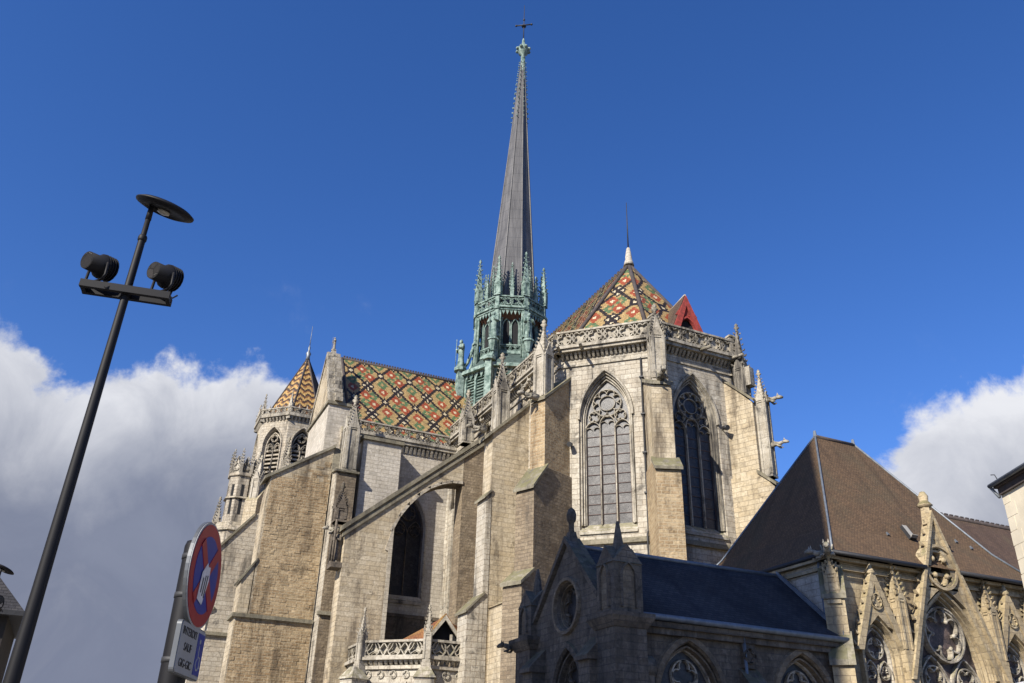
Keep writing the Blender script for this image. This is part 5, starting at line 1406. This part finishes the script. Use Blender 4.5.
def left_house():
    t = thing('shade_coloured_house', 'house coloured dark to look shaded, with projecting eaves, cut by the left edge behind the lamp post', 'house', (-48, -8, 0))
    mb = MB(); mb.box(-52, -14, 0, -45.2, -3.45, 8.0); mb.build('wall', 'shade_dark_stucco', t)  # sunlit here; dark wall and roof colours stand in for shade
    mb = MB(); mb.hexa([(-52.6, -14.6, 7.95), (-44.6, -14.6, 7.95), (-44.6, -2.85, 7.95), (-52.6, -2.85, 7.95)], [(-52.6, -14.6, 8.15), (-44.6, -14.6, 8.15), (-44.6, -2.85, 8.15), (-52.6, -2.85, 8.15)]); mb.build('eaves', 'iron', t)
    mb = MB(); mb.hexa([(-52.6, -14.6, 8.15), (-44.6, -14.6, 8.15), (-44.6, -2.85, 8.15), (-52.6, -2.85, 8.15)], [(-49, -11.5, 12.6), (-48, -11.5, 12.6), (-48, -7, 12.6), (-49, -7, 12.6)]); mb.build('roof', 'blue_slate', t)
    F = Frame((-45.2, -14, 0), 90); house_windows(F, t, (2.2, 5, 7.8), (1.0, 4.3), 1.0, 1.7)


left_house()


def shading_church():
    """unseen church added so its tower shades the slate chapel and hall hip"""
    t = thing('added_shade_church', 'unseen church added to shade the chapel and hall, with a square tower under a steep slate roof', 'church', (-17, -15, 0))
    q0, s0, APEX = -16.55, -8.0, 60.5  # added tower, placed and sized for the shade it casts
    ux, uy = cos(SUN_AZ) * -1, sin(SUN_AZ)       # across the light
    sx, sy = -sin(SUN_AZ), -cos(SUN_AZ)          # along the light, away from the sun
    def W_(q, s_, z): return V(ux * q + sx * s_, uy * q + sy * s_, z)
    def blk(mb, qa, qb, sa, sb, za, zb): mb.hexa([W_(qa, sa, za), W_(qb, sa, za), W_(qb, sb, za), W_(qa, sb, za)], [W_(qa, sa, zb), W_(qb, sa, zb), W_(qb, sb, zb), W_(qa, sb, zb)])
    h = 4.1
    mb = MB(); blk(mb, q0 - h, q0 + h, s0 - h, s0 + h, 0, 39.5); blk(mb, q0 - h - .2, q0 + h + .2, s0 - h - .2, s0 + h + .2, 28, 28.5); tw = mb.build('tower', 'limestone', t)
    mb = MB(); c0, c1 = W_(q0 - .6, s0, APEX), W_(q0 + .9, s0, APEX); e = [W_(q0 + a * (h + .25), s0 + b * (h + .25), 39.5) for a, b in ((-1, -1), (1, -1), (1, 1), (-1, 1))]
    mb.face([e[0], e[1], c1, c0]); mb.face([e[1], e[2], c1]); mb.face([e[2], e[3], c0, c1]); mb.face([e[3], e[0], c0])
    mb.face(e); mb.build('hipped_roof', 'blue_slate', tw)
    az = math.degrees(SUN_AZ) + 180
    for a in range(4):
        F = Frame(W_(q0, s0, 0), az + 90 * a).at(0, 0, h)
        for u in (-2, 2):
            m = MB(); m.strip(F, [(u - 1, 31)] + [(u + x, 37 + y) for x, y in arch(1, 1.2, 6)] + [(u + 1, 31)], .3, -.05, .15); w = m.build('belfry_window', 'limestone', tw)
            m = MB(); m.face([F(u - 1, 31, .012)] + [F(u + x, 37 + y, .012) for x, y in arch(1, 1.2, 6)] + [F(u + 1, 31, .012)]); m.build('louvre', 'dark_void', w)
    mb = MB(); blk(mb, q0 - h - 5.4, q0 - h, s0 - 22, s0 + 3, 0, 36); mb.build('nave', 'limestone', t)  # added mass, raised to shade the chapel gable
    mb = MB(); mb.hexa([W_(q0 - h - 5.7, s0 - 22.3, 36), W_(q0 - h, s0 - 22.3, 36), W_(q0 - h, s0 + 3.3, 36), W_(q0 - h - 5.7, s0 + 3.3, 36)], [W_(q0 - h - 2.6, s0 - 22.3, 42), W_(q0 - h - 2.4, s0 - 22.3, 42), W_(q0 - h - 2.4, s0 + 3.3, 42), W_(q0 - h - 2.6, s0 + 3.3, 42)]); mb.build('nave_roof', 'blue_slate', t)


shading_church()


# ------------------------------------------------------------------ street lamps
def street_lamp(loc):
    t = thing('street_lamp', 'tall dark lamp post with tilted disc head and two floodlights on a crossbar', 'street lamp', loc, 'dark lamp posts with disc heads')
    x, y, _ = loc
    mb = MB(); mb.lathe((x, y, 0), [(.2, 0), (.2, .04), (.11, .06), (.095, 1.4), (.072, 3.5), (.055, 6.5), (.047, 8.1), (.047, 8.12), (.036, 8.14), (.034, 8.6)], 14); mb.build('pole', 'lamp_metal', t)
    mb = MB(); mb.lathe((x, y, 8.05), [(.05, 0), (.058, .02), (.058, .07), (.05, .09)], 12); mb.build('collar', 'lamp_metal', t)
    a = R(12); F = Frame.__new__(Frame); F.o = V(x, y, 0); F.u = V(sin(a), cos(a), 0); F.w = V(cos(a), -sin(a), 0)
    for w0, w1, z0, z1 in ((.06, .12, 7.2, 7.3), (-.12, -.06, 7.2, 7.3)):
        mb = MB(); mb.fbox(F, -.55, .55, z0, z1, w0, w1); mb.build('crossbar', 'lamp_metal', t)
    for s_ in (-.52, .52):
        mb = MB(); mb.fbox(F, s_ - .025, s_ + .025, 7.2, 7.3, -.06, .06); mb.build('spacer', 'lamp_metal', t)
    for s_ in (-.42, .40):
        p = F(s_, 7.59, .0); ax = (F.u * -.62 + F.w * .74 + V(0, 0, -.13)).normalized()
        fl = MB(); fl.tube([p - ax * .22, p - ax * .18, p - ax * .03, p - ax * .01, p + ax * .02, p + ax * .19], [.10, .15, .165, .165, .125, .12], 18)
        f = fl.build('floodlight', 'lamp_metal', t)
        for k in range(4):
            m = MB(); m.tube([p - ax * (.17 - k * .04), p - ax * (.16 - k * .04)], [.171, .171], 18); m.build('cooling_fin', 'lamp_metal', f)
        side = ax.cross(V(0, 0, 1)).normalized()
        br = MB(); br.tube([p + side * .17, p + side * .185 + V(0, 0, -.18), F(s_, 7.33, .02) + side * .14, F(s_, 7.33, .02) - side * .14, p - side * .185 + V(0, 0, -.18), p - side * .17], .02, 5); br.build('yoke', 'lamp_metal', f)
        gl = MB(); gl.tube([p + ax * .189, p + ax * .192], [.108, .108], 18); gl.build('lens', 'dark_glass', f)
        cb = MB(); cb.tube([p - ax * .18 + V(0, 0, -.14), p - ax * .16 + V(0, 0, -.25), F(s_ + .14, 7.26, .1), F(s_ + .2, 7.2, .14), F(s_ + .24, 7.27, .1)], .012, 5); cb.build('cable', 'rubber', f)
    n = V(.31, .14, .93).normalized(); e1 = V(0, 1, 0) - n * n.y; e1.normalize(); e2 = n.cross(e1)
    hc = V(x, y, 8.64) + V(.02, .17, 0)
    mb = MB(); prof = [(.02, .075), (.2, .065), (.34, .035), (.40, .0), (.395, -.018), (.30, -.05), (.26, -.052), (.25, -.04), (.02, -.04)]
    o = len(mb.v); m = 32
    for r_, z in prof:
        for k in range(m): q = 2 * PI * k / m; mb.vert(hc + e1 * r_ * cos(q) + e2 * r_ * sin(q) + n * z)
    for j in range(len(prof) - 1):
        for k in range(m): mb.fidx((o + j * m + k, o + j * m + (k + 1) % m, o + (j + 1) * m + (k + 1) % m, o + (j + 1) * m + k), smooth=True)
    mb.fidx(range(o, o + m)); mb.fidx(range(o + (len(prof) - 1) * m, o + len(prof) * m)); hd = mb.build('lamp_head', 'lamp_metal', t)
    mb = MB(); mb.tube([V(x, y, 8.4), V(x, y, 8.62), hc + n * -.02], [.04, .045, .05], 8); mb.build('neck', 'lamp_metal', hd)
    mb = MB(); q = hc - n * .045; mb.tube([q, q - n * .03, q - n * .05], [.09, .08, .03], 14); mb.build('lens', 'lamp_glass', hd)
    return t


lamp = street_lamp((-10.99, -.52, 0))
# the mast leans a little
lean = V(.082, .182, 8.6); lamp.rotation_mode = 'QUATERNION'; lamp.rotation_quaternion = V(0, 0, 1).rotation_difference(lean); lamp.location = (-11.07, -.70, 0)


def copy_tree(o, parent=None):
    c = o.copy(); COL.objects.link(c)
    if parent is not None: c.parent = parent
    for ch in list(o.children): copy_tree(ch, c)
    return c


lamp2 = copy_tree(lamp); lamp2.location = (-36.69, -3.46, -.24); lamp2.rotation_quaternion = Matrix.Rotation(R(75), 3, 'Z').to_quaternion()
lamp2['label'] = 'distant lamp post, only its disc head shows at the left edge above the shade-coloured house'


# ------------------------------------------------------------------ road sign
def text_mesh(txt, size, name, mat, parent, F, u, v, w, thick=.002):
    cu = bpy.data.curves.new('text', 'FONT'); cu.body = txt; cu.size = size; cu.align_x = 'CENTER'; cu.align_y = 'CENTER'; cu.extrude = thick / 2
    to = bpy.data.objects.new('text', cu); COL.objects.link(to); bpy.context.view_layer.update()
    me = bpy.data.meshes.new_from_object(to.evaluated_get(bpy.context.evaluated_depsgraph_get())); bpy.data.objects.remove(to)
    off = Vector(parent['_o'])
    for p in me.vertices: p.co = F(u + p.co.x, v + p.co.y, w + p.co.z) - off
    me.materials.clear(); me.materials.append(M[mat]); me.name = name
    o = bpy.data.objects.new(name, me); COL.objects.link(o); o.parent = parent; o['_o'] = parent['_o']; return o


SIGN_AZ = 23


def road_sign():
    x, y = -4.185, .352
    t = thing('road_sign', 'round red and blue no stopping sign with sticker and white plate on dark pole', 'road sign', (x, y, 0))
    mb = MB(); mb.lathe((x, y, 0), [(.056, 0), (.056, 2.56), (.05, 2.58)], 14)
    mb.build('pole', 'lamp_metal', t)
    F = Frame((x, y, 0), SIGN_AZ).at(-.05, 0, .07)
    zc, r = 2.425, .225
    def disc(a, w0, w1, name, mat, par, n=48, pts=None):
        m = MB(); P = pts or circ(0, zc, a, n); m.extr([F(p, q, w0) for p, q in P], F.w * (w1 - w0)); return m.build(name, mat, par)
    bk = disc(r + .006, -.014, .0, 'sign_plate', 'sign_back', t); disc(r + .004, .0, .004, 'white_rim', 'sign_white', bk); disc(r - .006, .004, .007, 'red_ring', 'sign_red', bk); disc(r * .74, .007, .009, 'blue_field', 'sign_blue', bk)
    for a, nm in ((R(45), 1), (R(-45), 2)):
        ca, sa = cos(a), sin(a); L, w = r * .76, .026
        m = MB(); m.extr([F(ca * p - sa * q, zc + sa * p + ca * q, .009) for p, q in ((-L, -w), (L, -w), (L, w), (-L, w))], F.w * (.002 if nm == 1 else .003)); m.build('red_bar', 'sign_red', bk)
    m = MB(); m.extr([F(p, zc + q, .0125) for p, q in ((-.085, -.115), (-.01, -.13), (.035, -.02), (.03, .04), (.0, .035), (-.015, .05), (-.07, .0))], F.w * .001); st = m.build('sticker', 'sticker', bk)
    for k, (p0, q0, p1, q1) in enumerate(((-.06, -.085, -.05, -.02), (-.035, -.095, -.02, -.005), (-.01, -.1, .005, .0))):
        m = MB(); m.extr([F(p0, zc + q0, .0137), F(p0 + .012, zc + q0, .0137), F(p1 + .012, zc + q1, .0137), F(p1, zc + q1, .0137)], F.w * .0006); m.build('print', 'black_ink', st)
    # plate under it
    z1, z0, hw = 2.165, 1.955, .175
    G = F.at(.0, .045, 0); KS = .84
    def rr(w_, a, b, c=.02):
        P = []
        for cx_, cz_, s_ in ((w_ - c, b - c, 0), (-w_ + c, b - c, 90), (-w_ + c, a + c, 180), (w_ - c, a + c, 270)):
            for k in range(5): P.append((cx_ + c * cos(R(s_ + k * 22.5)), cz_ + c * sin(R(s_ + k * 22.5))))
        return P
    m = MB(); m.extr([G(p, q, -.02) for p, q in rr(hw, z0, z1)], G.w * .02); pl = m.build('lower_plate', 'sign_back', t)
    m = MB(); m.extr([G(p, q, .0) for p, q in rr(hw - .006, z0 + .006, z1 - .006, .015)], G.w * .003); m.build('white_face', 'sign_white', pl)
    text_mesh('INTERDIT', .046, 'lettering', 'black_ink', pl, G, -.05, 2.125, .004); text_mesh('SAUF', .046, 'lettering', 'black_ink', pl, G, -.05, 2.065, .004); text_mesh('GIG-GIC', .046, 'lettering', 'black_ink', pl, G, -.05, 2.0, .004)
    m = MB(); m.extr([G(p + .115, q, .003) for p, q in ((-.045, 1.975), (.045, 1.975), (.045, 2.145), (-.045, 2.145))], G.w * .002); bp = m.build('blue_panel', 'sign_blue', pl)
    m = MB(); H = G.at(.115, 2.05, .0052)
    m.strip(H, circ(-.004, -.03, .024, 16, 0, R(110), R(390)), .007, 0, .0012); m.build('wheelchair_symbol', 'sign_white', bp)
    m = MB(); m.strip(H, [(-.012, .045), (-.01, .0), (.016, -.002), (.026, -.045)], .008, 0, .0012); m.build('wheelchair_symbol', 'sign_white', bp)
    m = MB(); m.extr([H(p, q, 0) for p, q in circ(-.012, .062, .01, 12)], H.w * .0012); m.build('wheelchair_symbol', 'sign_white', bp)
    for z in (2.5, 2.33, 2.06):
        m = MB(); m.lathe((x, y, z), [(.059, 0), (.059, .022)], 14); m.fbox(F.at(.05, 0, -.07), -.03, .03, z, z + .022, .03, .055); m.build('clamp', 'iron', t)


road_sign()


# ------------------------------------------------------------------ van whose roof just shows
def van():
    p0 = V(-6.6, 7.62, -.07); dr = V(.904, -.427, 0).normalized()       # along the kerb side of the roof
    t = thing('white_van', 'white van, only the edge of its roof shows in the bottom right corner', 'van', p0 + V(1.2, 1, .0))
    F = Frame.__new__(Frame); F.o = p0; F.u = dr; F.w = V(dr.y, -dr.x, 0)
    F.w = -F.w if F.w.dot(V(0, 1, 0)) > 0 else F.w     # outwards, to the photographer
    L, Wd = 5.2, 1.95
    mb = MB(); prof = [(0, .45), (L, .45), (L, 1.15), (L - .25, 1.3), (L - .95, 1.42), (L - 1.45, 2.3), (L - 1.7, 2.52), (L - 2.3, 2.6), (.15, 2.6), (0, 2.45)]
    mb.extr([F(u, v, 0) for u, v in prof], F.w * -Wd); b = mb.build('body', 'van_paint', t, bevel=.06)
    for s_, w in ((0, .004), (1, -Wd - .012)):
        m = MB(); m.extr([F(u, v, w) for u, v in ((L - 2.3, 1.45), (L - 1.0, 1.45), (L - 1.5, 2.25), (L - 2.3, 2.25))], F.w * .008); m.build('side_window', 'dark_glass', t)
    m = MB(); m.extr([F(L - .98, 1.46, -.15), F(L - 1.42, 2.28, -.15), F(L - 1.42, 2.28, -Wd + .15), F(L - .98, 1.46, -Wd + .15)], dr * .03 + V(0, 0, .02)); m.build('windscreen', 'dark_glass', t)
    for u in (1.0, L - .95):
        for w in (-.12, -Wd + .12):
            m = MB(); m.tube([F(u, .34, w - .1), F(u, .34, w + .1)], .34, 20); wh = m.build('wheel', 'rubber', t); m = MB(); m.tube([F(u, .34, w - .115), F(u, .34, w + .115)], .2, 16); m.build('rim', 'zinc', wh)
    for w in (-.3, -Wd + .3):
        m = MB(); m.fbox(F, L - .02, L + .02, .85, 1.05, w - .16, w + .16); m.build('headlight', 'lamp_glass', t)
    m = MB(); m.fbox(F, -.06, L + .08, .38, .6, -Wd - .02, .02); m.build('bumper', 'iron', t)


van()


for o in bpy.data.objects:
    if '_o' in o: del o['_o']
